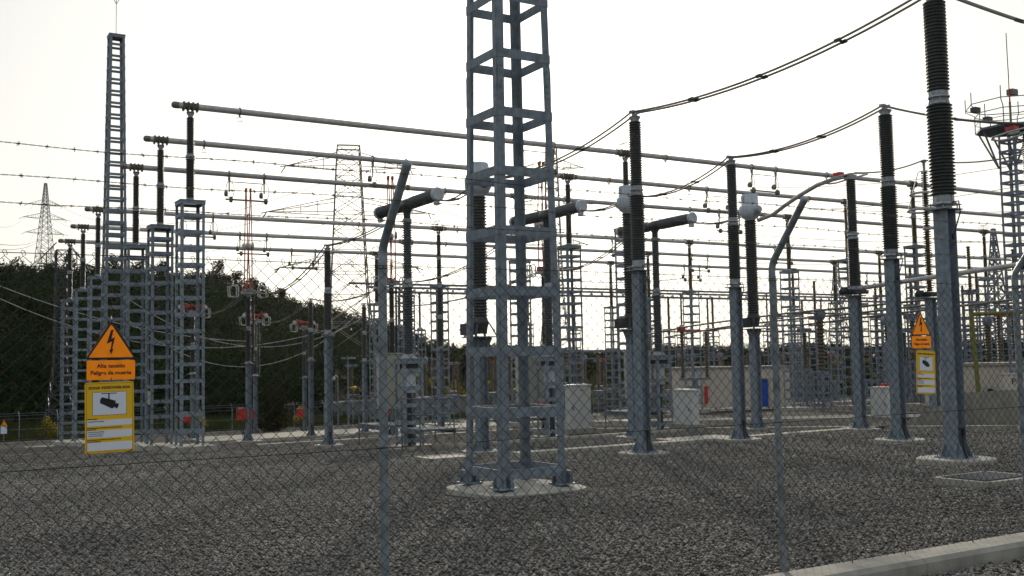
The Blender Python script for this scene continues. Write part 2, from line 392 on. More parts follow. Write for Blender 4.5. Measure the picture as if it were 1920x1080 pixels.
# strips lying on the plane of the yard
def strip(name, pts, wdt, h, m, kindlabel=None, lift=0):
    mb = MB()
    for a, b in zip(pts[:-1], pts[1:]):
        a = Vector(gp(a[0], a[1], h / 2 + lift - .02)); b = Vector(gp(b[0], b[1], h / 2 + lift - .02))
        n = max(1, int((b - a).length / 3.0)); 
        for i in range(n):
            p = a.lerp(b, i / n); q = a.lerp(b, (i + 1) / n); e = (q - p).normalized() * .006
            mb.bar(p + e, q - e, wdt, h + .04)
    o = mb.build(name, m); structure(o); return o
strip('kerb', [(14.8, 24.6), (28.8, 24.6)], .45, .10, 'concw')
strip('kerb', [(15.8, 33.2), (28.6, 33.2)], .45, .12, 'concw')
strip('kerb', [(14.8, 47.6), (28.6, 47.6)], .45, .12, 'concw')
strip('kerb', [(29, 5.6), (29, 60)], .4, .12, 'concw')
strip('kerb', [(38.6, 8), (38.6, 60)], .4, .12, 'concw')
strip('road', [(42.6, 6), (42.6, 100)], 5.6, .035, 'concd')
strip('path', [(17, 66.5), (39.5, 66.5)], 7.5, .05, 'concw')
strip('kerb', [(4, 100), (60, 100)], .35, .16, 'conc')
strip('road', [(46, 85), (130, 85)], 6, .035, 'concd')

# ---------------------------------------------------------------- the fence in front
YF = 5.3
def build_fence():
    f = thing('wire_fence', 'chain link fence with barbed wire arms in front of the yard', 'fence', gp(2.38, YF))
    off = Vector(f.location)
    def P(x, y, z): return Vector((x, y, z)) - off
    X0, X1 = -1.2, 12.5; c = .0777; rows = 26; ch = .0772
    g0 = lambda x: g(x, YF)
    rng = random.Random(4)
    vs = []; fs = []
    r = .0017
    nx = int((X1 - X0) / c); zt = 2.172
    base = 0.4676 - 80 * c
    def seg(p, q):
        # thin 3-sided wire
        d = (q - p).normalized(); u = Vector((0, 1, 0)); v = d.cross(u).normalized()
        o = len(vs)
        for e in (p, q):
            for k in range(3):
                a = 2 * pi * k / 3 + .5
                vs.append(tuple(e + (u * math.cos(a) + v * math.sin(a)) * r))
        for k in range(3): fs.append((o + k, o + (k + 1) % 3, o + 3 + (k + 1) % 3, o + 3 + k))
    k0 = int((X0 - base) / c)
    for i in range(k0, k0 + nx):
        xc = base + i * c
        prev = None
        for j in range(2 * rows + 1):
            x = xc + (c * .52 if j % 2 else -c * .02) + .0015 * math.sin(i * .7 + j * .9)
            z = g0(x) + zt - j * ch / 2 * 1.0
            y = YF + (.0022 if j % 2 else -.0022) + .004 * math.sin(x * 2.1 + j * .12)
            p = P(x, y, z)
            if prev is not None: seg(prev, p)
            prev = p
        # the wire going the other way (next picket hooks into this one)
        prev = None
        for j in range(2 * rows + 1):
            x = xc + (-c * .52 + c * .0 if j % 2 else c * .02) + .0015 * math.sin(i * .7 + j * .9)
            z = g0(x) + zt - j * ch / 2
            y = YF - (.0022 if j % 2 else -.0022) + .004 * math.sin(x * 2.1 + j * .12)
            p = P(x, y, z)
            if prev is not None: seg(prev, p)
            prev = p
        # knuckled tops
        zt0 = g0(xc) + zt
        pts = [P(xc - .001, YF, zt0), P(xc - .011, YF - .003, zt0 + .018), P(xc - .004, YF, zt0 + .027), P(xc + .007, YF + .003, zt0 + .022), P(xc + .011, YF, zt0 + .004), P(xc + .004, YF - .006, zt0 + .001)]
        for a, b in zip(pts[:-1], pts[1:]): seg(a, b)
        zb = g0(xc) + zt - rows * ch
        seg(P(xc, YF, zb), P(xc + .004, YF - .012, zb - .012))
    me = bpy.data.meshes.new('chain_link_mesh'); me.from_pydata(vs, [], fs); me.materials.append(M['wire'])
    o = bpy.data.objects.new('chain_link_mesh', me); COL.objects.link(o); o.parent = f
    for k, h in enumerate((1.178, 2.182)):
        mb = MB(); n = 60
        mb.tube([P(X0 + (X1 - X0) * t / n, YF + .003, g0(X0 + (X1 - X0) * t / n) + h + .004 * math.sin((X0 + (X1 - X0) * t / n - 2.38) / 3.0 * pi) ** 2) for t in range(n + 1)], .0022, 5)
        mb.build('tension_wire', 'wire', f)
    # three barbed strands
    for yb, zb, zr in ((5.03, 2.397, 2.392), (5.13, 2.271, 2.30), (5.23, 2.166, 2.185)):
        mb = MB(); L = X1 - X0; n = int(L / .02)
        for ph in (0, pi):
            pts = []
            for t in range(n + 1):
                x = X0 + L * t / n; s = (x - 2.38) / 3.02 * pi
                z = zb + .004 * math.sin(x * 5.3 + yb * 40) - .012 * math.sin(s) ** 2
                a = x * 95 + ph
                pts.append(P(x, yb + .0022 * math.cos(a), z + .0022 * math.sin(a)))
            mb.tube(pts, .0013, 3)
        x = X0 + .03
        while x < X1:
            s = (x - 2.38) / 3.02 * pi; z = zb + .004 * math.sin(x * 5.3 + yb * 40) - .012 * math.sin(s) ** 2
            for _ in range(3):
                a = rng.uniform(0, 2 * pi); dd = Vector((rng.uniform(-.4, .4), math.cos(a), math.sin(a))) * .0115
                mb.tube([P(x, yb, z) - dd, P(x + .006, yb, z) + dd], .0012, 3)
            mb.tube([P(x - .006, yb, z), P(x + .01, yb, z)], .0034, 5)
            x += .105 + rng.uniform(-.012, .012)
        mb.build('barbed_wire', 'rust', f)
    # posts with arms leaning out over the kerb
    for px, lean in ((-.65, 0), (2.376, .004), (5.385, -.012), (8.2, -.01), (11.2, 0)):
        gx = g(px, YF)
        mb = MB()
        pts = [(px, YF + .052, gx - .3)]
        pts += [(px + lean * t, YF + .052, gx + .0 + 2.24 * t) for t in (0.0, .3, .6, .9, 1)]
        top = Vector((px + lean, YF + .052, gx + 2.24))
        for k in range(1, 7):
            a = k / 6 * R(38); rr = .16
            pts.append((top.x + .006 * k / 6, top.y - rr * (1 - math.cos(a)), top.z + rr * math.sin(a)))
        q = Vector(pts[-1]); dirv = Vector((0.005, -math.sin(R(38)), math.cos(R(38))))
        pts.append(q + dirv * .14); pts.append(q + dirv * .47)
        mb.tube([Vector(p) - off for p in pts], .0245, 18)
        pb = mb.build('fence_post', 'galvn', f)
        mc = MB(); e = q + dirv * .47
        mc.lathe([(.0262, -.03), (.0262, .0), (.02, .006), (.001, .008)], 18, e - off, dirv); mc.build('post_cap', 'galvn', pb)
        mc = MB()
        for hh in (1.178, 2.17, .45):
            mc.tube([Vector((px + lean * hh / 2.2 + .0275 * math.cos(a), YF + .052 + .0275 * math.sin(a), gx + hh)) - off for a in [2 * pi * i / 12 for i in range(12)]], .0018, 4, closed=True)
            mc.tube([Vector((px, YF + .025, gx + hh)) - off, Vector((px - .02, YF - .004, gx + hh + .01)) - off], .002, 4)
        mc.build('tie_wire', 'wire', pb)
    for xs in (4.62, 5.98, 6.55, 7.35):
        mb = MB(); mb.tube([P(xs, 5.27, g0(xs) + .05), P(xs - .002, 5.27, g0(xs) + .215)], .004, 5); mb.build('anchor_pin', 'rust', f)
build_fence()
def kerb_front():
    mb = MB(); X0, X1 = -2, 14
    prof = [(5.33, .15), (5.085, .15), (5.05, .12), (5.045, -.35), (5.33, -.35)]
    xs = [X0]; 
    while xs[-1] < X1: xs.append(xs[-1] + 1.7)
    for a, b in zip(xs[:-1], xs[1:]):
        vs = [(x, y, g(x, 5.3) + z) for x in (a + .002, b - .002) for y, z in prof]; n = 5
        mb.add(vs, [(4, 3, 2, 1, 0), (5, 6, 7, 8, 9)] + [(i, (i + 1) % n, n + (i + 1) % n, n + i) for i in range(n)])
    o = mb.build('fence_plinth', 'conc'); structure(o)
kerb_front()

# ---------------------------------------------------------------- signs on the fence
def text(body, size, loc, m, parent, name='lettering', align='CENTER', sx=1, bold=0, y=-.0045):
    cu = bpy.data.curves.new('t', 'FONT'); cu.body = body; cu.size = size; cu.align_x = align; cu.align_y = 'CENTER'; cu.extrude = .0004; cu.offset = bold; cu.resolution_u = 3
    to = bpy.data.objects.new('t', cu); COL.objects.link(to)
    dg = bpy.context.evaluated_depsgraph_get(); me = bpy.data.meshes.new_from_object(to.evaluated_get(dg))
    bpy.data.objects.remove(to); bpy.data.curves.remove(cu)
    me.materials.clear(); me.materials.append(M[m])
    me.transform(Matrix.Scale(sx, 4, (1, 0, 0))); me.transform(Matrix.Rotation(pi / 2, 4, 'X')); me.name = name
    o = bpy.data.objects.new(name, me); COL.objects.link(o); o.parent = parent; o.location = (loc[0], y, loc[1]); return o
def plate(poly, y0, y1, name, m, parent):
    n = len(poly); mb = MB()
    vs = [(x, y0, z) for x, z in poly] + [(x, y1, z) for x, z in poly]
    mb.add(vs, [tuple(range(n)), tuple(range(2 * n - 1, n - 1, -1))] + [(i, n + i, n + (i + 1) % n, (i + 1) % n) for i in range(n)])
    return mb.build(name, m, parent)
def rrect(x0, x1, z0, z1, r, n=4):
    p = []
    for cx, cz, a0 in ((x1 - r, z0 + r, -90), (x1 - r, z1 - r, 0), (x0 + r, z1 - r, 90), (x0 + r, z0 + r, 180)):
        p += [(cx + r * math.cos(R(a0 + 90 * k / n)), cz + r * math.sin(R(a0 + 90 * k / n))) for k in range(n + 1)]
    return p
def tri(w, zb, zt, r, n=4):
    pts = [Vector((-w / 2, zb)), Vector((w / 2, zb)), Vector((0, zt))]; out_ = []
    for i in range(3):
        a, b, c = pts[i - 1], pts[i], pts[(i + 1) % 3]
        u = (a - b).normalized(); v = (c - b).normalized()
        for k in range(n + 1):
            t = k / n; out_.append(tuple(b + u * r * (1 - t) ** 2 + v * r * t ** 2))
    return out_
def warning_sign(x, z, label):
    s = thing('warning_sign', label, 'sign', (x, YF - .012, z), group='signs on the fence')
    # origin at the bottom centre of the text plate
    plate(tri(.235, .098, .285, .012), -.002, .001, 'triangle', 'orange', s)
    o1, o2 = tri(.235, .098, .285, .012), tri(.204, .107, .266, .006); k = len(o1); mb = MB()
    mb.add([(x_, -.0030, z_) for x_, z_ in o1] + [(x_, -.0030, z_) for x_, z_ in o2] + [(x_, -.0021, z_) for x_, z_ in o1], [(i, (i + 1) % k, k + (i + 1) % k, k + i) for i in range(k)] + [(i, 2 * k + i, 2 * k + (i + 1) % k, (i + 1) % k) for i in range(k)])
    mb.build('triangle_border', 'signblack', s)
    bolt = [(-.002, .238), (.010, .240), (.0, .196), (.0165, .204), (.0035, .146), (.0105, .149), (-.001, .121), (-.0095, .143), (-.0035, .1445), (.003, .184), (-.0215, .172)]
    bolt = [(a * .98, c) for a, c in bolt]
    plate(bolt[::-1], -.0044, -.0035, 'lightning_symbol', 'signblack', s)
    plate(rrect(-.110, .110, .0, .0935, .006), -.002, .001, 'text_plate', 'orange', s)
    text('Alta tensión', .0262, (.0, .066), 'signblack', s, sx=1.0, bold=.0007, y=-.0026)
    text('Peligro de muerte', .0262, (0, .033), 'signblack', s, sx=.97, bold=.0007, y=-.0026)
    mb = MB(); mb.tube([(0, .012, .305), (0, -.006, .288), (0, -.004, .27)], .0018, 4); mb.tube([(.0, -.004, .010), (0, -.007, -.004), (0.003, .012, -.01)], .0018, 4)
    mb.build('wire_tie', 'black', s)
def video_sign(x, z, label, rot=0, shear=0):
    s = thing('surveillance_sign', label, 'sign', (x, YF - .012, z), group='signs on the fence')
    s.rotation_euler = (0, rot, 0)
    W_, H_ = .222, .335
    plate(rrect(-W_ / 2, W_ / 2, 0, H_, .003), -.002, .001, 'panel', 'signyel', s)
    mb = MB()
    for a, b in (((-.104, .006), (.104, .006)), ((.104, .006), (.104, .329)), ((.104, .329), (-.104, .329)), ((-.104, .329), (-.104, .006))):
        mb.bar((a[0], -.0022, a[1]), (b[0], -.0022, b[1]), .0009, .0012, (0, 1, 0))
    mb.build('border_line', 'signblack', s)
    plate(rrect(-.077, .077, .178, .288, .0005), -.0026, -.002, 'picture_frame', 'signblack', s)
    plate(rrect(-.0755, .0755, .1795, .2865, .0005), -.0031, -.0026, 'picture_panel', 'signwhite', s)
    text('ZONA VIDEOVIGILADA', .0163, (0, .308), 'signblack', s, sx=1.1, bold=.0006, y=-.0026)
    # camera pictogram
    body = [(-.043, .252), (-.033, .264), (.028, .244), (.022, .214), (.010, .208), (-.043, .236)]
    plate(body[::-1], -.0040, -.0031, 'camera_symbol', 'signblack', s)
    plate([(-.037, .279), (.032, .279), (.032, .2825), (-.037, .2825)], -.0040, -.0031, 'camera_symbol', 'signblack', s)
    plate([(-.006, .247), (0, .247), (0, .279), (-.006, .279)], -.0040, -.0031, 'camera_symbol', 'signblack', s)
    plate([(.024, .228), (.020, .216), (.026, .213), (.028, .208), (.036, .209), (.0425, .231), (.034, .230), (.030, .236)], -.0040, -.0031, 'camera_symbol', 'signblack', s)
    for z0, z1 in ((.128, .156), (.072, .107), (.012, .050)):
        plate([(-.101, z0), (.101, z0), (.101, z1), (-.101, z1)], -.0028, -.002, 'text_field', 'signwhite', s)
    T = lambda b, z, size=.0062, xx=-.101, bb=.0003, y=-.0026: text(b, size, (xx, z), 'signblack', s, align='LEFT', sx=1.08, bold=bb, y=y)
    T('RESPONSABLE:', .161); T('RED ELÉCTRICA DE ESPAÑA', .149, .0052, -.096, .0002, -.0033)
    T('PUEDE EJERCITAR SUS DERECHOS DE PROTECCIÓN DE', .1185, .0058); T('DATOS ANTE:', .111, .0058)
    T('RED ELÉCTRICA DE ESPAÑA', .100, .0052, -.096, .0002, -.0033); T('Pº Conde de los Gaitanes, 177', .091, .0052, -.096, .0002, -.0033); T('28109 Alcobendas (Madrid)', .082, .0052, -.096, .0002, -.0033)
    T('MÁS INFORMACIÓN SOBRE EL TRATAMIENTO DE SUS', .0625, .0058); T('DATOS PERSONALES:', .0545, .0058)
    mb = MB()
    for a, b in (((-.108, .33), (-.122, .336)), ((.106, .33), (.112, .342)), ((-.103, .006), (-.085, -.018)), ((.104, .008), (.08, -.004))):
        mb.tube([(a[0], -.005, a[1]), (b[0], -.003, b[1])], .002, 4)
    mb.build('wire_tie', 'black', s)
gz = g(.93, YF)
warning_sign(.934, gz + 1.588, 'orange triangle sign with the text Alta tensión Peligro de muerte, at the left')
video_sign(.932, gz + 1.243, 'yellow Zona Videovigilada sign below the left high voltage sign', R(-.9))
gz = g(6.87, YF)
warning_sign(6.868, gz + 1.678, 'orange triangle sign with the text Alta tensión Peligro de muerte, at the right')
video_sign(6.895, gz + 1.325, 'yellow Zona Videovigilada sign below the right high voltage sign', R(3.0))

# ---------------------------------------------------------------- lattice towers
def lattice(mb, s0, s1, H, pitch, leg=.11, rung=.15, z0=0.0, first=.18, th=.012, legt=.012, topplate=True):
    def half(z): return (s0 + (s1 - s0) * z / H) / 2
    for a, b in ((-1, -1), (1, -1), (1, 1), (-1, 1)):
        p0 = Vector((a * half(0), b * half(0), z0)); p1 = Vector((a * half(H), b * half(H), z0 + H))
        # L angle: two plates
        mb.bar(p0 - Vector((a * leg / 2, 0, 0)), p1 - Vector((a * leg / 2, 0, 0)), legt, leg, (1, 0, 0))
        mb.bar(p0 - Vector((0, b * (leg / 2 + legt / 2), 0)), p1 - Vector((0, b * (leg / 2 + legt / 2), 0)), legt, leg - legt, (0, 1, 0))
    z = first
    while z < H - .1:
        h = half(z) + .003
        mb.bar((-h - .004, -h - th / 2, z0 + z), (h + .004, -h - th / 2, z0 + z), th, rung); mb.bar((-h - .004, h + th / 2, z0 + z), (h + .004, h + th / 2, z0 + z), th, rung)
        mb.bar((-h - th / 2, -h, z0 + z + .002), (-h - th / 2, h, z0 + z + .002), th, rung); mb.bar((h + th / 2, -h, z0 + z + .002), (h + th / 2, h, z0 + z + .002), th, rung)
        z += pitch
    if topplate:
        h = half(H) + .05; mb.box((0, 0, z0 + H + .02), (2 * h, 2 * h, .03))
        h -= .03
        for a, b, c, d in ((-h, -h, h, -h), (h, -h, h, h), (h, h, -h, h), (-h, h, -h, -h)):
            mb.bar((a, b, z0 + H - .08), (c, d, z0 + H - .08), .012, .15)

def bus_mesh_parts():
    mb = MB(); lattice(mb, 1.02, 1.02, 10.83, .715, .12, .15)
    tower = mb.mesh('lattice_tower', 'galv')
    mb = MB(); mb.prism([(-1, -1), (1, -1), (1, 1), (-1, 1)], -.15, .28, [(-.93, -.93), (.93, -.93), (.93, .93), (-.93, .93)])
    foot = mb.mesh('footing', 'conc')
    def ins(m, n=18, lo=False):
        mb = MB(); mb.lathe(sheds(24, 1.72, .150, .195), n, (0, 0, 11.02)); a = mb.mesh('insulator', m)
        mb = MB(); mb.lathe(sheds(22, 1.62, .130, .175), n, (0, 0, 12.98)); b = mb.mesh('insulator', m)
        return a, b
    mb = MB(); flange(mb, 10.86, .17, .24, .13); flange(mb, 12.99, -.15, .13, .20); flange(mb, 12.72, .14, .20, .13); flange(mb, 14.60, .2, .09, .16, 16)
    fl = mb.meshes('flange', 'cast')
    mb = MB()
    mb.lathe([(.17, 14.79), (.17, 14.84), (.06, 14.86)], 12)
    mb.tube([(-.34, 0, 15.1), (.34, 0, 15.1)], .158, 14)
    for x in (-.3, -.1, .1, .3): mb.box((x, 0, 15.1), (.06, .345, .345)); mb.box((x, .0, 14.93), (.05, .24, .12))
    cl = mb.mesh('bus_clamp', 'clamp')
    return tower, foot, ins('ins'), fl, cl
BT = bus_mesh_parts()
mb = MB(); mb.lathe(sheds(24, 1.72, .14, .19), 12, (0, 0, 11.02)); IB0 = mb.mesh('insulator', 'insb')
mb = MB(); mb.lathe(sheds(22, 1.62, .125, .17), 12, (0, 0, 12.98)); IB1 = mb.mesh('insulator', 'insb')
mb = MB()
for k in range(4):
    for sgn in (-1, 1):
        x = (k - 1.5) * .05
        mb.tube([(sgn * .42 * math.cos(R(a)) * (1 + .0 * k) + 0, (k - 1.5) * .16 + 0 * sgn, 15.25 + .42 * math.sin(R(a))) for a in range(0, 91, 15)], .013, 5)
for sgn in (-1, 1):
    mb.tube([(sgn * .42, 0, 15.1), (sgn * .62, 0, 15.1)], .17, 10)
COIL = mb.mesh('flexible_link', 'cond')
YK = [46.2, 51.97, 57.74, 69.28, 75.05, 80.82]
BUSH = [15.16, 15.06, 14.98, 14.80, 14.70, 14.62]
XR = [11.4, 35.4, 59.8, 84.2]
order = ['nearest', 'second', 'third', 'fourth', 'fifth', 'farthest']
rowname = ['at its left end', 'in the row behind the central mast', 'in the row beside the cream building', 'in the last row at the far right']
for ci, X in enumerate(XR):
    for k, Y in enumerate(YK):
        t = thing('busbar_support', 'lattice stand of the %s busbar tube %s' % (order[k], rowname[ci]), 'insulator stand', gp(X, Y), 0, 'lattice stands carrying the busbar tubes')
        dz = BUSH[k] - 15.1
        inst('lattice_tower', BT[0], t, (0, 0, 0), 0, (1, 1, (10.83 + dz) / 10.83))
        inst('footing', BT[1], t)
        a, b = (BT[2] if ci == 0 or (ci == 1) else (IB0, IB1))
        q = inst('insulator', a, t, (0, 0, dz)); inst('insulator', b, t, (0, 0, dz)); [inst('flange', fm, t, (0, 0, dz)) for fm in BT[3]]; inst('bus_clamp', BT[4], t, (0, 0, dz))
        if ci in (1, 3): inst('flexible_link', COIL, t, (0, 0, dz))
for (X, Y, h) in ((11.4 - .53, 51.97 - .4, 2.2), (11.4 - .53, 75.05 - .4, 2.4), (11.4 - .53, 57.74 - .4, 3.4)):
    t = thing('cable_box', 'small cream box fixed to a leg of a left lattice stand', 'box', gp(X, Y, h), 0, 'small cream boxes on the stands')
    mb = MB(); mb.box((-.04, 0, .3), (.08, .28, .62)); mb.build('body', 'beige', t); mb = MB(); mb.tube([(-.04, 0, 0), (-.04, 0, -.7)], .02, 5); mb.build('conduit', 'dark', t)
# busbar tubes
mb = MB(); mb.tube([(-.07, 0, .38), (-.07, 0, .1)], .02, 6); 
HG = MB(); HG.tube([(0, .175 * math.cos(a), .175 * math.sin(a)) for a in [2 * pi * i / 14 for i in range(14)]], .028, 6, closed=True)
HG.box((0, 0, -.2), (.06, .06, .1)); HG.tube([(-.09, 0, -.26), (.09, 0, -.26), (.09, 0, -.44), (-.09, 0, -.44)], .02, 5, closed=True)
HANG = HG.mesh('earthing_loop', 'cond')
def trapeze():
    mb = MB()
    for s in (-1, 1):
        x = s * 1.0
        mb.tube([(x, .185 * math.cos(a), .185 * math.sin(a)) for a in [2 * pi * i / 14 for i in range(14)]], .03, 6, closed=True)
        mb.box((x, 0, -.27), (.12, .1, .18)); mb.tube([(x, 0, -.3), (x, 0, -1.0)], .04, 6)
        mb.lathe([(.04, -.1), (.17, -.06), (.17, .06), (.04, .1)], 12, (x - .1 * s * 0 - .18, 0, -1.1), (1, 0, 0))
        mb.lathe([(.04, -.1), (.17, -.06), (.17, .06), (.04, .1)], 12, (x + .1, 0, -1.42), (1, 0, 0))
        for e in (-1, 1):
            mb.tube([(x + e * .26 * math.sin(R(a)) + .05, e * .1, -.86 + .5 * math.cos(R(a))) for a in range(0, 181, 20)], .018, 5)
    mb.tube([(-1.2, 0, -1.42), (1.2, 0, -1.42)], .05, 8); mb.tube([(-1, 0, -.42), (1, 0, -.42)], .024, 6)
    return mb.mesh('trapeze_contact', 'cond')
TRAP = trapeze()
traps = {0: [29.6, 46], 1: [23.6, 47.5], 2: [17.4, 53.8], 3: [17.6, 52.5, 71], 4: [23.1, 66], 5: [29.0, 70, 95]}
hangs = {0: [13.6, 27.2, 35.8, 38.3, 43, 51.5, 57.2], 1: [13.5, 32, 38.5, 45, 56], 2: [14.2, 30, 39, 50], 3: [15, 29, 37, 38.5, 60], 4: [14, 36, 39], 5: [14, 20, 38]}
XEND = [140] * 6
for k, Y in enumerate(YK):
    h = BUSH[k] + .0
    t = thing('busbar_tube', '%s of the six long horizontal aluminium busbar tubes' % order[k].replace('nearest', 'nearest and highest').replace('farthest', 'farthest and lowest'), 'busbar', gp(10.72, Y, h), 0, 'horizontal busbar tubes')
    mb = MB(); n = 26
    pts = [(x, 0, .00075 * x - .035 * math.sin((x - .7) / 24.3 * pi) ** 2) for x in [i * 124 / n / 1 for i in range(n + 1)]]
    pts = [(x, 0, .00075 * x - .03 * math.sin((x - .7) / 24.3 * pi) ** 2) for x in np.linspace(.12, 125, 90)]
    mb.tube(pts, .142, 14); mb.build('tube', 'alu', t)
    mb = MB(); mb.lathe([(.03, -.14), (.10, -.12), (.145, -.05), (.15, .02), (.15, .16), (.137, .18)], 14, (0.0, 0, 0), (1, 0, 0)); mb.build('end_cap', 'cond', t)
    for x in hangs[k]: inst('earthing_loop', HANG, t, (x - 10.72, 0, 0))
    for x in traps[k]: inst('trapeze_contact', TRAP, t, (x - 10.72, 0, 0))

# ---------------------------------------------------------------- lightning masts
def mast(name, loc, H, s0, s1, pitch, leg, rung, label, rzx=0, pad=1.0, hlow=8., spike=True):
    t = thing(name, label, 'mast', loc, 0, 'tall lattice lightning masts')
    mb = MB(); lattice(mb, s0, s1, H, pitch, leg, rung, z0=.14, first=.20, th=.014, legt=.016, topplate=True)
    # splice plates with bolts where the leg sections join
    zs = 6.62
    while zs < H - 2:
        for a, b in ((-1, -1), (1, -1), (1, 1), (-1, 1)):
            hh = (s0 + (s1 - s0) * zs / H) / 2
            mb.box((a * (hh - leg * .42), b * (hh + .012), zs), (leg * .8, .014, .5)); mb.box((a * (hh + .012), b * (hh - leg * .42), zs - .05), (.014, leg * .8, .5))
            for dz in (-.16, -.05, .08, .19): mb.box((a * (hh - leg * .5), b * (hh + .024), zs + dz), (.026, .02, .026))
        zs += 6.
    mb.build('lattice', 'galv', t)
    mb = MB()
    for a, b in ((-1, -1), (1, -1), (1, 1), (-1, 1)):
        x, y = a * (s0 / 2 - .04), b * (s0 / 2 - .04)
        mb.box((x, y, .135), (.32, .32, .025))
        for i, j in ((1, 0), (-1, 0), (0, 1), (0, -1)):
            for o in (-.055, .055):
                c = Vector((x + i * .10 + j * o, y + j * .10 + i * o, .24)); mb.box(c, (.012 if j == 0 and False else (.10 if i else .012), (.10 if j else .012), .2))
        for i in (-1, 1):
            for j in (-1, 1): mb.tube([(x + i * .115, y + j * .115, .12), (x + i * .115, y + j * .115, .2)], .014, 6)
    mb.builds('foot_bracket', 'galv', t)
    mb = MB(); P0 = [(math.copysign(abs(math.cos(a)) ** .55, math.cos(a)) * pad, math.copysign(abs(math.sin(a)) ** .55, math.sin(a)) * pad) for a in [2 * pi * i / 28 for i in range(28)]]
    mb.prism(P0, -.15, .07, [(x * .985, y * .985) for x, y in P0]); mb.prism([(x * .95, y * .95) for x, y in P0], .0699, .118, [(x * .55, y * .55) for x, y in P0])
    mb.build('footing', 'conc', t)
    mb = MB(); Z = H + .16
    mb.tube([(0, 0, Z), (0, 0, Z + 2.4)], .022, 6)
    for k in range(4): a = k * pi / 2 + .6; mb.tube([(0, 0, Z + 1.9), (.1 * math.cos(a), .1 * math.sin(a), Z + 2.05), (.25 * math.cos(a), .25 * math.sin(a), Z + 2.3)], .012, 4)
    mb.build('lightning_rod', 'dark', t)
    return t
mast('lightning_mast', gp(8.78, 14.58), 24, 1.17, .56, .955, .125, .15, 'tall central lattice lightning mast nearest to the fence')
mast('lightning_mast', gp(11.35, 63.5), 23.9, 1.42, .82, .70, .14, .15, 'lattice lightning mast rising at the left between the busbar stands', pad=1.4)

# ---------------------------------------------------------------- H-section columns with two-stage insulators
def hcol(mb, H, wy=.29, dx=.25, tf=.016, z0=.1):
    mb.box((-dx / 2 + tf / 2, 0, z0 + H / 2), (tf, wy, H)); mb.box((dx / 2 - tf / 2, 0, z0 + H / 2), (tf, wy, H)); mb.box((0, 0, z0 + H / 2), (dx - 2 * tf, .012, H))
    mb.box((0, 0, z0 + .012), (.52, .52, .024))
    for sx in (-1, 1):
        for yy in (-wy / 2 + .02, wy / 2 - .02):
            a = [(sx * dx / 2, z0 + .024), (sx * (dx / 2 + .14), z0 + .024), (sx * (dx / 2 + .12), z0 + .07), (sx * dx / 2, z0 + .30)]
            vs = [(x, yy + e, z) for e in (-.006, .006) for x, z in a]
            mb.add(vs, [(0, 1, 2, 3), (7, 6, 5, 4), (0, 4, 5, 1), (1, 5, 6, 2), (2, 6, 7, 3), (3, 7, 4, 0)])
    for sy in (-1, 1):
        for xx in (-dx / 2 + .01, dx / 2 - .01):
            a = [(sy * wy / 2, z0 + .024), (sy * (wy / 2 + .12), z0 + .024), (sy * (wy / 2 + .10), z0 + .07), (sy * wy / 2, z0 + .30)]
            vs = [(xx + e, y, z) for e in (-.006, .006) for y, z in a]
            mb.add(vs, [(0, 1, 2, 3), (7, 6, 5, 4), (0, 4, 5, 1), (1, 5, 6, 2), (2, 6, 7, 3), (3, 7, 4, 0)])
    for sx in (-1, 1):
        for sy in (-1, 1): mb.tube([(sx * .22, sy * .22, z0), (sx * .22, sy * .22, z0 + .07)], .014, 6)
    for zz in (.55, .62, H - .5, H - .42): mb.box((-dx / 2 - .004, -.08, z0 + zz), (.01, .022, .022)); mb.box((-dx / 2 - .004, .08, z0 + zz), (.01, .022, .022))
def pad(mb, r=.68, h=.10, n=24, p=.75):
    P0 = [(math.copysign(abs(math.cos(a)) ** p, math.cos(a)) * r, math.copysign(abs(math.sin(a)) ** p, math.sin(a)) * r) for a in [2 * pi * i / n for i in range(n)]]
    mb.prism(P0, -.1, h - .02); mb.prism(P0, h - .0201, h, [(x * .96, y * .96) for x, y in P0])
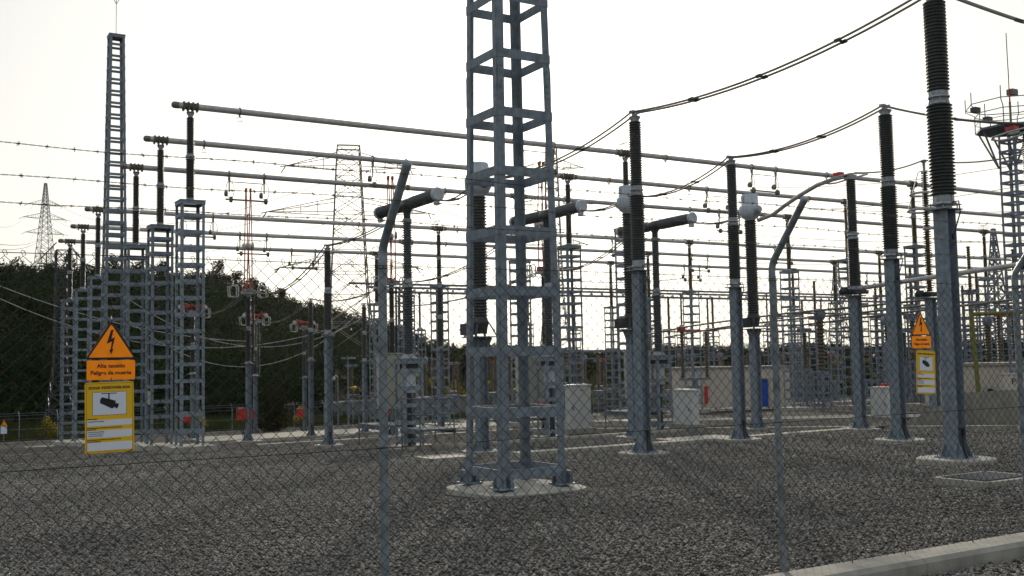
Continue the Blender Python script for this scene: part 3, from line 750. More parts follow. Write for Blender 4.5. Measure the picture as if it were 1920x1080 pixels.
def insul_col(label, x, y, hc=4.55, r=(.158, .190), rt=(.130, .156), top=8.5, n=24, ns=27, m='ins', arm=True, cable=True, padr=.58):
    t = thing('insulator_column', label, 'insulator column', gp(x, y), 0, 'dark ribbed insulators on steel columns')
    mb = MB(); pad(mb, padr); mb.build('footing', 'conc', t)
    mb = MB(); hcol(mb, hc - .1); mb.box((0, 0, hc + .012), (.52, .40, .02)); mb.build('steel_column', 'galv', t)
    mb = MB(); mb.box((0, 0, hc + .1), (.50, .38, .016)); mb.lathe([(.14, hc + .02), (.14, hc + .1)], 16); flange(mb, hc + .108, .16, r[1] * .95, r[0] * .9)
    for sx in (-1, 1):
        for sy in (-1, 1): mb.tube([(sx * .2, sy * .13, hc + .02), (sx * .2, sy * .13, hc + .13)], .012, 6)
    z1 = hc + .27; L = (top - .2 - z1 - .24) / 2
    flange(mb, z1 + L + .12, -.12, rt[1] * .9, r[0] * .95); flange(mb, z1 + L + .12, .12, r[1] * .85, rt[0] * .98)
    zt = z1 + L + .24 + L; flange(mb, zt, .13, rt[0] * .8, rt[1] * .88); mb.box((0, 0, zt + .2), (.1, .1, .12)); mb.box((0, 0, zt + .25), (.3, .06, .05))
    mb.builds('metal_fitting', 'cast', t)
    mb = MB(); mb.lathe(sheds(ns, L, r[0], r[1], z1), n); mb.build('insulator', m, t)
    mb = MB(); mb.lathe(sheds(ns, L, rt[0], rt[1], z1 + L + .24), n); mb.build('insulator', m, t)
    if cable:
        mb = MB(); mb.tube([(-.05, -.2, hc + .12), (.05, -.27, hc + .14), (.10, -.26, hc - .05), (.02, -.19, hc - .4), (-.02, -.17, hc - .52)], .013, 6)
        mb.tube([(-.09, -.16, .62), (-.02, -.18, .64), (.0, -.17, .55), (-.02, -.18, .3), (-.1, -.3, .12)], .02, 6)
        mb.box((0, -.17, .56), (.05, .05, .14)); mb.box((-.0, -.17, hc - .5), (.05, .04, .09))
        mb.builds('earth_cable', 'black', t)
    return t
insul_col('largest ribbed insulator on the steel column at the right, cut by the top of the photo', 16.45, 12.05, 4.55, (.185, .228), (.165, .20), 8.62, 28, 27, padr=.62)
insul_col('ribbed insulator column left of the right hand warning signs', 22.1, 17.8, 4.66, (.17, .215), (.15, .185), 8.62, 24, 27)
insul_col('ribbed insulator column right of the central mast, in front of a pale transformer head', 16.0, 20.45, 4.55, (.158, .190), (.130, .157), 8.5)
insul_col('ribbed insulator column between the second white cabinet and the right fence post', 21.95, 23.4, 4.6, (.158, .190), (.130, .157), 8.55)
insul_col('ribbed insulator column standing alone left of the left fence post', 15.95, 41.5, 4.6, (.158, .190), (.130, .157), 8.4, 18, 22)
insul_col('thin ribbed insulator column beside the red control box under the hill', 22.4, 61.2, 4.6, (.158, .190), (.130, .157), 8.4, 12, 20)
insul_col('ribbed insulator column just left of the left fence post, beyond the platform', 26.9, 63.5, 4.6, (.158, .190), (.130, .157), 8.4, 12, 20)
insul_col('ribbed insulator column right of the left breaker, with a camera bracket', 26.9, 52.6, 4.6, (.158, .190), (.130, .157), 8.4, 12, 20)

# ---------------------------------------------------------------- current transformers
def current_transformer(label, x, y, dz):
    t = thing('current_transformer', label, 'transformer', gp(x, y), 0, 'pale headed instrument transformers')
    mb = MB(); pad(mb, .6); mb.build('footing', 'conc', t)
    hc = 3.42 + dz
    mb = MB(); hcol(mb, hc - .1, .30, .30); mb.box((0, 0, hc + .02), (.85, .85, .03))
    for sx, sy in ((1, 0), (-1, 0), (0, 1), (0, -1)):
        a = [(.15, hc - .55), (.15, hc), (.40, hc)]
        if sx: vs = [(sx * q, e, z) for e in (-.006, .006) for q, z in a]
        else: vs = [(e, sy * q, z) for e in (-.006, .006) for q, z in a]
        mb.add(vs, [(0, 1, 2), (5, 4, 3), (0, 3, 4, 1), (1, 4, 5, 2), (2, 5, 3, 0)])
    mb.build('steel_column', 'galv', t)
    mb = MB()
    for sx in (-1, 1):
        for sy in (-1, 1): mb.bar((sx * .36, sy * .36, hc + .03), (sx * .2, sy * .2, hc + .42), .07, .03)
    mb.lathe([(.20, hc + .12), (.22, hc + .3), (.26, hc + .42), (.27, hc + .46), (.24, hc + .5), (.21, hc + .62)], 20)
    mb.box((-.38, .1, hc + .25), (.3, .4, .34)); mb.build('terminal_base', 'dark', t)
    z0 = hc + .62; L = 3.62
    mb = MB(); mb.lathe(sheds(40, L, .195, .245, z0), 24); mb.build('insulator', 'ins', t)
    zt = z0 + L
    mb = MB(); mb.lathe([(.20, zt), (.22, zt + .06), (.30, zt + .1), (.40, zt + .26), (.41, zt + .5), (.39, zt + .56), (.33, zt + .58), (.33, zt + .96), (.31, zt + 1.0), (.05, zt + 1.02)], 8 * 3)
    hd = mb.build('transformer_head', 'headw', t)
    mb = MB(); mb.lathe([(.17, 0), (.17, .06), (.13, .07), (.13, .16), (.10, .18)], 16, (0, -.38, zt + .38), (0, -1, 0)); mb.lathe([(.17, 0), (.17, .06), (.13, .07), (.13, .2)], 16, (0, .38, zt + .38), (0, 1, 0))
    mb.box((-.33, 0, zt + .8), (.02, .12, .2)); mb.builds('terminal', 'cast', hd)
    return t
current_transformer('pale headed current transformer seen through the central mast', 15.2, 27.1, 0)
current_transformer('pale headed current transformer partly behind the column right of the central mast', 23.05, 30.0, .45)
current_transformer('pale headed current transformer joined to the curved tube at the right', 28.75, 29.7, .45)

# ---------------------------------------------------------------- circuit breakers (T shaped)
def breaker(label, x, y, first=None):
    if first: return dup(first, gp(x, y), label, skip=('side_platform',))
    t = thing('circuit_breaker', label, 'breaker', gp(x, y), 0, 'T shaped circuit breakers')
    mb = MB(); pad(mb, .95, .1, 28, .5); mb.build('footing', 'conc', t)
    mb = MB(); lattice(mb, .78, .78, 3.1, .62, .10, .14, z0=.1, first=.22); mb.build('lattice_stand', 'galv', t)
    mb = MB(); mb.box((0, 0, 3.0), (.5, .5, .38)); mb.tube([(0, 0, .1), (0, 0, 3.1)], .09, 8)
    for k in range(4): mb.tube([(.15 * math.cos(k * 2), .15 * math.sin(k * 2), .1), (.1 * math.cos(k * 2 + .6), .1 * math.sin(k * 2 + .6), 1.2), (.15 * math.cos(k * 2 + 1), .1, 2.9)], .02, 5)
    mb.build('operating_gear', 'dark', t)
    mb = MB(); mb.lathe([(.24, 2.0), (.24, 2.8)], 12); mb.build('gas_tank', 'headw', t)
    mb = MB(); mb.box((-.1, 1.35, 2.4), (.75, .95, 2.0)); mb.box((-.1, 1.35, 3.43), (.85, 1.05, .05)); cb = mb.build('control_cabinet', 'beige', t)
    mb = MB(); mb.box((-.49, 1.35, 2.4), (.02, .8, 1.8)); mb.box((-.51, 1.6, 2.3), (.03, .04, .2)); mb.build('cabinet_door', 'beige', cb)
    mb = MB(); flange(mb, 3.24, .16, .30, .17); flange(mb, 5.98, -.16, .16, .19); flange(mb, 5.98, .16, .19, .14); mb.lathe([(.15, 8.2), (.17, 8.25), (.17, 8.32)], 16)
    mb.builds('flange', 'cast', t)
    mb = MB(); mb.lathe(sheds(26, 2.42, .15, .205, 3.40), 22); mb.build('insulator', 'insg', t)
    mb = MB(); mb.lathe(sheds(24, 2.06, .13, .178, 6.14), 22); mb.build('insulator', 'insg', t)
    mb = MB(); mb.lathe([(.13, 8.3), (.13, 8.55), (.17, 8.62), (.2, 8.7)], 16); mb.lathe([(.12, -.42), (.2, -.38), (.22, -.1), (.22, .1), (.2, .38), (.12, .42)], 18, (0, 0, 8.85), (0, 1, 0))
    mb.build('gear_housing', 'ins', t)
    for s in (-1, 1):
        mb = MB(); mb.lathe(sheds(34, 2.0, .19, .222, .4), 22, (0, 0, 8.85), (0, s, .01)); it = mb.build('interrupter_insulator', 'insg', t)
        mb = MB(); mb.lathe([(.2, 2.4), (.245, 2.41), (.245, 2.5), (.2, 2.52)], 22, (0, 0, 8.85), (0, s, .01))
        for k in range(10):
            a = 2 * pi * k / 10; mb.lathe([(.016, 2.52), (.016, 2.545)], 6, (math.cos(a) * .19, 0, 8.85 + math.sin(a) * .19), (0, s, 0))
        mb.box((0, s * 2.4, 8.57), (.13, .2, .14)); mb.build('end_cap', 'headw', it)
    # service platform with railings
    for y0, y1 in ((.75, 3.1), (-2.4, -.75)):
        mb = MB(); mb.box((-.05, (y0 + y1) / 2, .78), (1.3, y1 - y0, .06)); mb.bar((-.7, y0, .72), (-.7, y1, .72), .05, .16); mb.bar((.6, y0, .72), (.6, y1, .72), .05, .16)
        for yy in (y0 + .1, y1 - .1):
            for xx in (-.7, .6): mb.tube([(xx, yy, .0 if xx < 0 else .3), (xx, yy, 1.85)], .028, 6)
        for z in (1.3, 1.83):
            mb.tube([(-.7, y0, z), (-.7, y1, z)], .022, 6); mb.tube([(.6, y0, z), (.6, y1, z)], .022, 6); mb.tube([(-.7, y1 if y0 > 0 else y0, z), (.6, y1 if y0 > 0 else y0, z)], .022, 6)
        mb.builds('platform' if y0 > 0 else 'side_platform', 'deck', t)
    return t
b1 = breaker('T shaped circuit breaker right of the left fence post with a beige control cabinet', 16.3, 34.4)
breaker('T shaped circuit breaker behind the central mast', 22.5, 34.6, b1)
breaker('T shaped circuit breaker between two tall columns right of the central mast', 28.55, 35.3, b1)

# ---------------------------------------------------------------- pantograph disconnectors
def pantograph(label, x, y, reach, box=True, n=16):
    t = thing('pantograph_disconnector', label, 'disconnector', gp(x, y), 0, 'pantograph disconnectors with red parts')
    mb = MB(); pad(mb, .7); mb.build('footing', 'conc', t)
    mb = MB(); hcol(mb, 4.2); mb.box((0, 0, 4.32), (.7, .6, .03)); mb.build('steel_column', 'galv', t)
    mb = MB(); flange(mb, 4.34, .14, .24, .14); flange(mb, 6.3, -.12, .1, .15); flange(mb, 6.3, .12, .15, .1); flange(mb, 8.05, .12, .11, .16); mb.builds('flange', 'cast', t)
    mb = MB(); mb.lathe(sheds(22, 1.70, .13, .185, 4.48), n); mb.build('insulator', 'ins', t)
    mb = MB(); mb.lathe(sheds(22, 1.63, .12, .17, 6.42), n); mb.build('insulator', 'ins', t)
    mb = MB(); mb.lathe(sheds(40, 3.6, .05, .085, 4.45), 8, (.32, .12, 0)); mb.build('drive_insulator', 'ins', t)
    mb = MB(); mb.box((0, 0, 8.27), (.75, .42, .16)); mb.box((.1, .1, 8.42), (.35, .2, .16)); mb.box((-.2, -.12, 8.42), (.2, .14, .12)); mb.tube([(-.3, -.2, 8.38), (.35, -.2, 8.38)], .05, 8); hd = mb.build('head_frame', 'cast', t)
    mb = MB(); mb.box((-.18, 0, 8.45), (.3, .3, .26)); mb.tube([(-.1, -.25, 8.35), (.3, .2, 8.6)], .05, 6); mb.build('drive_linkage', 'redrod', hd)
    for s in (-1, 1):
        for e in (-.15, .22):
            mb = MB(); xx = s * .72
            pts = [(xx - s * .0, e, 8.0), (xx + s * .35, e, 8.05), (xx + s * .38, e + .02, 8.6), (xx - s * .05, e, 8.68), (xx - s * .12, e, 8.55), (xx - s * .12, e, 8.1)]
            mb.tube(pts, .035, 8, closed=True); mb.build('corona_loop', 'alu', t)
    if reach:
        zk = 8.5 + (reach - 8.5) * .42
        for sx in (-1, 1):
            for sy in (-1, 1):
                mb = MB(); mb.tube([(sx * .15, sy * .22, 8.45), (sx * .10, sy * .32, zk)], .034, 6); mb.build('scissor_arm', 'redrod', t)
                mb = MB(); mb.tube([(sx * .12, sy * .30, zk), (sx * .13, sy * .06, reach - .15)], .03, 6); mb.tube([(sx * .13, sy * .06, reach - .2), (sx * .12, sy * .06, reach)], .055, 8); mb.build('scissor_arm', 'redrod', t)
        mb = MB()
        for sx in (-1, 1):
            for sy in (-1, 1): mb.lathe([(.05, -.07), (.2, -.04), (.2, .04), (.05, .07)], 16, (sx * .16, sy * .30, zk), (1, .2 * sy, 0))
        mb.builds('knee_joint', 'alu', t)
    else:
        mb = MB()
        for s in (-1, 1):
            mb.tube([(-.7, s * .16, 8.62), (.75, s * .18, 8.9)], .045, 6); mb.tube([(-.75, s * .22, 8.95), (.7, s * .24, 8.6)], .045, 6)
            mb.tube([(-.5, s * .1, 8.75), (.6, s * .1, 8.75)], .06, 6)
        mb.build('scissor_arm', 'redrod', t)
        mb = MB()
        for s in (-1, 1): mb.lathe([(.05, -.07), (.2, -.04), (.2, .04), (.05, .07)], 14, (s * .75, 0, 8.72), (0, 1, 0))
        mb.builds('knee_joint', 'alu', t)
    mb = MB(); mb.box((-.38, .1, 1.55), (.42, .5, .62)); cb = mb.build('control_box', 'red', t)
    mb = MB(); mb.lathe([(.07, 0), (.07, .03)], 10, (-.59, .1, 1.6), (-1, 0, 0)); mb.box((-.38, .1, 1.88), (.46, .54, .03)); mb.build('handle', 'dark', cb)
    mb = MB(); mb.tube([(-.35, .1, 1.25), (-.3, .05, .8), (-.18, 0, .12)], .03, 6); mb.tube([(-.45, .0, 1.25), (-.4, .0, .7), (-.25, 0, .12)], .02, 6); mb.build('cable', 'black', t)
    return t
pantograph('pantograph disconnector at the left with its red arms raised to the third busbar', 17.35, 57.3, 14.15)
pantograph('pantograph disconnector with raised red arms behind the left fence post', 23.65, 52.0, 14.2)
pantograph('pantograph disconnector with raised red arms behind the central mast', 29.8, 46.2, 14.2)
pantograph('folded pantograph disconnector just right of the left raised one', 23.15, 74.8, 0)
pantograph('folded pantograph disconnector left of the thin insulator column', 28.95, 80.6, 0)
pantograph('folded pantograph disconnector seen through the nearest lattice stand', 17.3, 69.3, 0)

# ---------------------------------------------------------------- rotary disconnector with horizontal booms (right)
def disc_pole(label, x, y, rings=False, col=True):
    t = thing('centre_break_disconnector', label, 'disconnector', gp(x, y), 0, 'disconnector poles at the right')
    mb = MB(); pad(mb, .62); mb.build('footing', 'conc', t)
    mb = MB(); hcol(mb, 4.45, .3, .26); mb.box((0, 0, 4.56), (.5, .5, .03)); mb.build('steel_column', 'galv', t)
    mb = MB()
    mb.box((0, 0, 4.68), (.62, .62, .12)); mb.tube([(-.4, -.1, 4.72), (.4, -.1, 4.72)], .06, 8); mb.box((-.42, .1, 4.72), (.1, .26, .22)); mb.lathe([(.09, 0), (.13, .04), (.13, .14), (.04, .2)], 12, (-.42, .1, 4.72), (-1, 0, 0))
    mb.build('turning_gear', 'dark', t)
    if not rings:
        mb = MB(); flange(mb, 4.75, .14, .19, .16); flange(mb, 6.62, -.12, .12, .19); flange(mb, 6.62, .12, .19, .14); mb.builds('flange', 'cast', t)
        mb = MB(); mb.lathe(sheds(27, 1.6, .165, .205, 4.89), 22); mb.build('insulator', 'ins', t)
        mb = MB(); mb.lathe(sheds(30, 1.82, .14, .175, 6.75), 22); mb.build('insulator', 'ins', t)
        mb = MB(); mb.box((0, 0, 8.62), (.3, .3, .16)); mb.box((-.05, .25, 8.68), (.2, .5, .1)); hd = mb.build('contact_head', 'cast', t)
        mb = MB(); mb.box((-.1, .42, 8.8), (.22, .3, .1)); mb.build('contact_cover', 'red', hd)
        mb = MB()
        for e in (-1, 1): mb.tube([(e * .32, .9, 8.6), (e * .36, .3, 8.66), (e * .34, -.3, 8.68), (e * .2, -.55, 8.66), (0, -.6, 8.66), ], .03, 8)
        mb.tube([(-.32, .9, 8.6), (-.16, 1.05, 8.58), (.16, 1.05, 8.58), (.32, .9, 8.6)], .03, 8)
        mb.build('corona_loop', 'alu', t)
    else:
        mb = MB(); mb.lathe(sheds(26, 2.2, .07, .15, 4.8), 16); mb.build('insulator', 'insb', t)
        mb = MB(); mb.lathe(sheds(24, 2.0, .06, .13, 7.15), 16); mb.build('insulator', 'insb', t)
        mb = MB(); mb.lathe([(.06, 7.0), (.15, 7.05), (.15, 7.1), (.06, 7.15)], 14); mb.lathe([(.12, 9.15), (.12, 9.2), (.05, 9.22), (.05, 9.5), (.1, 9.52), (.1, 9.56)], 12); mb.builds('flange', 'cast', t)
        for rr, z in ((.62, 7.75), (.52, 8.35)):
            mb = MB(); mb.tube([(rr * math.cos(a), rr * math.sin(a), z) for a in [2 * pi * i / 28 for i in range(28)]], .042, 8, closed=True); mb.build('corona_ring', 'alu', t)
        mb = MB()
        for k in range(4): a = k * pi / 2 + .5; mb.tube([(.12 * math.cos(a), .12 * math.sin(a), 9.2), (.22 * math.cos(a), .22 * math.sin(a), 9.15), (.61 * math.cos(a), .61 * math.sin(a), 7.78)], .018, 6)
        mb.build('ring_hanger', 'alu', t)
    return t
disc_pole('disconnector pole with a red capped head at the end of the curved tube', 28.25, 24.3)
disc_pole('slim brown insulator with two corona rings behind the right column', 32.35, 24.45, True)
disc_pole('disconnector pole with a red capped head cut by the right edge', 28.4, 17.9)
mb = MB(); pts = [(28.25, 24.2 - .5, 0), (28.3, 21, .0), (28.35, 18.4, 0)]
o = MB(); o.tube([gp(28.2, 24.9, 4.78), gp(28.25, 22, 4.80), gp(28.3, 18.2, 4.8)], .075, 12); tag(o.build('drive_tube', 'alu'), 'pale horizontal drive tube between the two disconnector poles', 'tube')
o = MB(); P3 = [(28.75, 29.25, 6.62), (28.6, 28.3, 6.72), (28.3, 27.4, 6.92), (28.3, 26.6, 7.2), (28.28, 25.8, 7.42), (28.27, 25.1, 7.5), (28.25, 24.5, 7.52)]
P3 = [(x, y, z + .03) for x, y, z in P3]
o.tube(P3, .075, 12)
ct = tag(o.build('curved_tube', 'alu'), 'pale S curved tube from the transformer head to the disconnector pole', 'tube')
mb = MB()
for k in range(3):
    for e in (-.1, .1): mb.tube([(28.72 + e, 29.2 + .18 * k - .2 + .2 * math.cos(R(a)), 6.66 + .26 * math.sin(R(a))) for a in range(0, 181, 20)], .012, 5)
mb.build('flexible_link', 'cond', ct)

# ---------------------------------------------------------------- twin conductors
def twin(label, p0, p1, sag, sp=.19, n=16, single=False, spacers=True, r=.025):
    pts = catenary(p0, p1, sag, n)
    t = thing('overhead_conductor', label, 'conductor', p0, 0, 'conductors hanging between the apparatus')
    mb = MB(); d = (Vector(p1) - Vector(p0)).normalized(); q = d.cross(Vector((0, 0, 1))).normalized() * sp / 2
    for e in ((-1, 1) if not single else (0,)):
        mb.tube([p + q * e - Vector(p0) for p in pts], r, 6)
    mb.build('cable', 'cond', t)
    if spacers and not single:
        mb = MB(); L = (Vector(p1) - Vector(p0)).length; k = max(1, int(L / 2.6))
        for i in range(1, k + 1):
            p = pts[min(n, int(n * i / (k + 1)))] - Vector(p0)
            mb.box(p, (.03, .03, .03)); mb.bar(p - q * 1.25, p + q * 1.25, .04, .035)
            for e in (-1, 1): mb.bar(p + q * e - d * .07, p + q * e + d * .07, .06, .06)
        mb.builds('spacer_clamp', 'dark', t)
        mb = MB()
        for p in (pts[0], pts[-1]):
            for e in (-1, 1): mb.bar(p - Vector(p0) + q * e - d * .08, p - Vector(p0) + q * e + d * .08, .06, .06)
        mb.builds('end_clamp', 'cast', t)
    return t
TA = gp(16.45, 12.05, 8.66); TB = gp(22.1, 17.8, 8.66); TC = gp(16, 20.45, 8.54); TD = gp(21.95, 23.4, 8.58)
twin('twin conductor rising from the column beside the central mast to the top edge', TC, TA, .36)
twin('twin conductor dropping from the large right insulator to the top right corner', TA, (16.3, 6.5, 4.9), .15)
twin('twin conductor between the middle column and the column left of the right signs', TD, TB, .28)
twin('twin conductor leaving the column left of the right signs towards the right edge', TB, (22.5, 11.5, 6.25), .3)
twin('twin conductor passing behind the central mast to its transformer', TC, (15.2, 27.0, g(15.2, 27) + 8.15), .42)
twin('twin conductor from the middle column down to the half hidden transformer head', TD, (23.0, 29.9, g(22, 30) + 8.75), .42)
twin('short twin conductor from the left transformer to the left breaker', (15.2, 27.2, g(15.2, 27) + 8.1), (16.3, 32.0, g(16.3, 32) + 8.6), .25)
twin('short twin conductor from the half hidden transformer to the breaker behind the mast', (23.0, 30.2, g(22, 30) + 8.6), (22.5, 32.2, g(22.5, 32) + 8.6), .15)
twin('short twin conductor from the third breaker to the right transformer', (28.75, 30.0, g(28, 30) + 8.4), (28.55, 32.9, g(28.5, 33) + 8.6), .2)
twin('twin conductor from the left breaker to the lone insulator column', (16.3, 36.8, g(16.3, 36.8) + 8.45), gp(15.95, 41.5, 8.44), .12)
twin('twin conductor sagging from the lone insulator column to the raised pantograph', gp(15.95, 41.5, 8.44), gp(17.35, 57.0, 8.45), .95)
twin('twin conductor sagging from the breaker behind the mast', (22.5, 37.0, g(22.5, 37) + 8.5), gp(23.65, 51.9, 8.45), .75)
twin('twin conductor sagging from the third breaker to its pantograph', (28.55, 37.7, g(28.5, 37.7) + 8.5), gp(29.8, 46.0, 8.45), .5)
twin('twin conductor between the pantograph behind the left post and the thin column', gp(23.65, 52.1, 8.4), gp(22.4, 61.2, 8.44), .5)
twin('twin conductor from the thin column to the folded pantograph', gp(22.4, 61.2, 8.44), gp(23.15, 74.6, 8.4), .7)
twin('twin conductor from the left raised pantograph to the one inside the lattice stand', gp(17.35, 57.5, 8.4), gp(17.3, 69.1, 8.4), .6)
twin('twin conductor sagging low in front of the hill between two far columns', gp(29.8, 46.4, 8.4), gp(26.9, 63.5, 8.44), .8)
twin('twin conductor beyond the left fence post to the farthest folded pantograph', gp(26.9, 63.5, 8.44), gp(28.95, 80.3, 8.4), .9)
twin('single conductor from the red capped pole to the ringed insulator', (28.25, 24.1, g(28.2, 24.1) + 8.75), (32.35, 24.45, g(32.3, 24.4) + 9.6), .15, single=True, spacers=False)
twin('single conductor from the ringed insulator towards the right edge', (32.35, 24.45, g(32.3, 24.4) + 9.6), (32.5, 17.5, g(32.5, 17.5) + 9.5), .6, single=True, spacers=False)

# ---------------------------------------------------------------- cabinets, covers, small things
def cabinet(label, x, y, sx, sy, h, base=.25, logo=None, vents=False):
    t = thing('control_cabinet', label, 'cabinet', gp(x, y), 0, 'white cabinets in the yard')
    mb = MB(); mb.box((0, 0, base / 2 - .05), (sx + .3, sy + .35, base + .1)); mb.build('footing', 'conc', t)
    mb = MB(); mb.box((0, 0, base + h / 2), (sx, sy, h)); mb.build('body', 'white', t)
    mb = MB(); mb.box((0, 0, base + h + .03), (sx + .08, sy + .1, .05)); mb.box((0, 0, base + h + .065), (sx - .05, sy - .05, .03)); mb.build('roof', 'white', t)
    if sx > sy:
        mb = MB(); mb.box((0.02, -sy / 2 - .008, base + h * .52), (sx * .86, .02, h * .86)); dr = mb.build('door', 'white', t)
        mb = MB(); mb.box((-sx * .36, -sy / 2 - .035, base + h * .48), (.03, .03, .2)); mb.build('handle', 'black', dr)
        if logo:
            o = text(logo, .11, (.08, base + h * .9), 'red', t, y=-sy / 2 - .02, bold=.003)
    else:
        mb = MB(); mb.box((-sx / 2 - .008, 0, base + h * .52), (.02, sy * .9, h * .88)); dr = mb.build('door', 'white', t)
        mb = MB(); mb.box((-sx / 2 - .03, -sy * .38, base + h * .45), (.03, .03, .14)); mb.build('handle', 'black', dr)
    return t
cabinet('white control cabinet with a black handle and red letters beside the central mast', 26.3, 38.2, 1.14, .36, 1.85, logo='ABB')
cabinet('white cabinet on a concrete base between two tall columns', 28.4, 33.1 + .3, .40, 1.1, 1.35, .3)
cabinet('white cabinet behind the column left of the right signs', 38.0, 31.4, .55, .9, 1.25, .15)
def manhole(label, x, y, sx, sy, h, lid, rz=0):
    t = thing('manhole_cover', label, 'manhole', gp(x, y), rz, 'square covers set in the gravel')
    mb = MB()
    for a, b, c, d in ((-sx / 2, 0, .1, sy), (sx / 2, 0, .1, sy), (0, -sy / 2, sx - .1, .1), (0, sy / 2, sx - .1, .1)): mb.box((a, b, h / 2 - .03), (c, d, h + .06))
    mb.build('frame', 'conc', t)
    mb = MB(); mb.box((0, 0, h - .045), (sx - .1, sy - .1, .06))
    if lid == 'grating':
        k = int((sx - .1) / .05)
        for i in range(k): mb.box((-sx / 2 + .08 + i * .05, 0, h + .001), (.025, sy - .12, .024))
    mb.build('lid', lid, t); return t
manhole('low concrete frame with a dark grating at the right foot of the large column', 13.2, 9.2, 1.15, .8, .10, 'grating')
manhole('low concrete frame with a pale lid left of the central mast', 13.25, 25.7, 1.3, .9, .08, 'conc')
manhole('low concrete cover at the left edge near the lattice stands', 9.0, 76.5, 1.6, 1.4, .08, 'conc')
o = MB(); o.box((0, 0, .03), (2.6, 1.1, .12)); tag(o.build('concrete_slab', 'concw', None, gp(22.4, 25.9)), 'flat concrete slab beside the kerb below the second white cabinet', 'slab')
# bund wall at the right with dark pipes on top
def bund():
    t = thing('bund_wall', 'low grey concrete bund with a sloping end behind the right column', 'wall', gp(32, 21))
    mb = MB(); a = [(30.0, 24.2, .05), (31.9, 22.9, 1.12), (31.6, 21.0, 1.16), (31.2, 16, 1.14), (31, 8, 1.14)]
    off = Vector(gp(32, 21)); vs = []
    for x, y, h in a: vs += [Vector(gp(x, y, -.1)) - off, Vector(gp(x, y, h)) - off, Vector(gp(x + 6, y + 1.0, h)) - off, Vector(gp(x + 6, y + 1.0, -.1)) - off]
    fs = [(0, 3, 2, 1)]
    for i in range(len(a) - 1):
        o_ = i * 4; fs += [(o_ + 0, o_ + 1, o_ + 5, o_ + 4), (o_ + 1, o_ + 2, o_ + 6, o_ + 5), (o_ + 2, o_ + 3, o_ + 7, o_ + 6)]
    k = (len(a) - 1) * 4; fs.append((k, k + 1, k + 2, k + 3)); mb.add(vs, fs); mb.build('wall', 'conc', t)
    mb = MB()
    for dx, hh in ((.5, 1.24), (.8, 1.26)): mb.tube([Vector(gp(31.4 + dx, 20.4, hh)) - off, Vector(gp(31.0 + dx, 8, hh)) - off], .07, 8)
    mb.build('pipe', 'black', t)
bund()
mb = MB()
for a in range(3): mb.tube([gp(28.9 + .03 * a, 23.6, .5), gp(29.2 + .1 * a, 23.2, .35), gp(29.0 + .06 * a, 23.6, .12), gp(28.6, 24.0, .1)], .035, 6)
tag(mb.build('cable_bundle', 'black'), 'black cables lying at the foot of the disconnector pole', 'cable')

# ---------------------------------------------------------------- buildings
def frontal(t, ang): t.rotation_euler.z = ang
CAM_RIGHT = math.atan2(-.515, .857)
def building(label, x, y, z, wdt, dep, h, ang, door=None):
    t = thing('service_building', label, 'building', (x, y, z), ang)
    mb = MB(); mb.box((wdt / 2, dep / 2, h / 2), (wdt, dep, h)); mb.build('wall', 'cream', t)
    mb = MB(); mb.box((wdt / 2, dep / 2, h + .06), (wdt + .3, dep + .3, .16)); mb.build('roof', 'conc', t)
    mb = MB(); mb.tube([(wdt * .52, -.06, 0), (wdt * .52, -.06, h * .85)], .05, 8); mb.build('drainpipe', 'cream', t)
    if door:
        mb = MB(); mb.box((door, -.02, 1.2), (.95, .06, 2.35)); d = mb.build('door', 'blue', t)
        mb = MB(); mb.box((door - .2, -.055, 1.75), (.22, .01, .3)); mb.build('notice', 'white', d)
        mb = MB(); mb.box((door, -.08, 2.5), (1.2, .3, .08)); mb.box((door + .55, -.03, 1.2), (.08, .08, 2.4)); mb.build('door_frame', 'beige', t)
        mb = MB(); mb.box((door - 5.0, -.08, 1.15), (.3, .14, 1.5)); mb.build('hydrant_box', 'red', t)
    return t
building('long low cream building with a blue door behind the columns', 60.2, 71.6, -2.95, 9.75, 5, 3.45, CAM_RIGHT * .98, 7.3)
b2 = building('low cream building with an air conditioner at the right behind the yellow frame', 55.6, 40.4, -1.95, 6.5, 5, 2.6, CAM_RIGHT)
mb = MB(); mb.box((2.0, -.2, 1.0), (.9, .35, .65)); ac = mb.build('air_conditioner', 'white', b2)
mb = MB(); mb.lathe([(.22, 0), (.22, .02)], 16, (1.8, -.38, 1.0), (0, -1, 0)); mb.build('fan', 'dark', ac)
cb2 = thing('control_cabinet', 'cream cabinet marked P6 at the right edge', 'cabinet', (56.4, 37.0, -1.8), CAM_RIGHT)
mb = MB(); mb.box((0, .3, .95), (1.6, .6, 1.9)); mb.build('body', 'cream', cb2)
mb = MB(); mb.box((0, .3, 1.95), (1.7, .7, .08)); mb.build('roof', 'white', cb2)
text('P6', .5, (-.1, 1.5), 'signblack', cb2, y=-.01, bold=.005)
# olive gantry frame in front of it
t = thing('yellow_frame', 'olive yellow tubular portal frame at the right edge', 'frame', (55.6, 38.95, -1.9), CAM_RIGHT)
mb = MB(); mb.tube([(0, 0, 0), (-.25, 0, 5.8)], .13, 10); mb.tube([(-.25, 0, 5.6), (8, 0, 5.75)], .12, 10); mb.tube([(8, 0, 0), (8, 0, 5.75)], .13, 10); mb.build('pipe', 'olive', t)

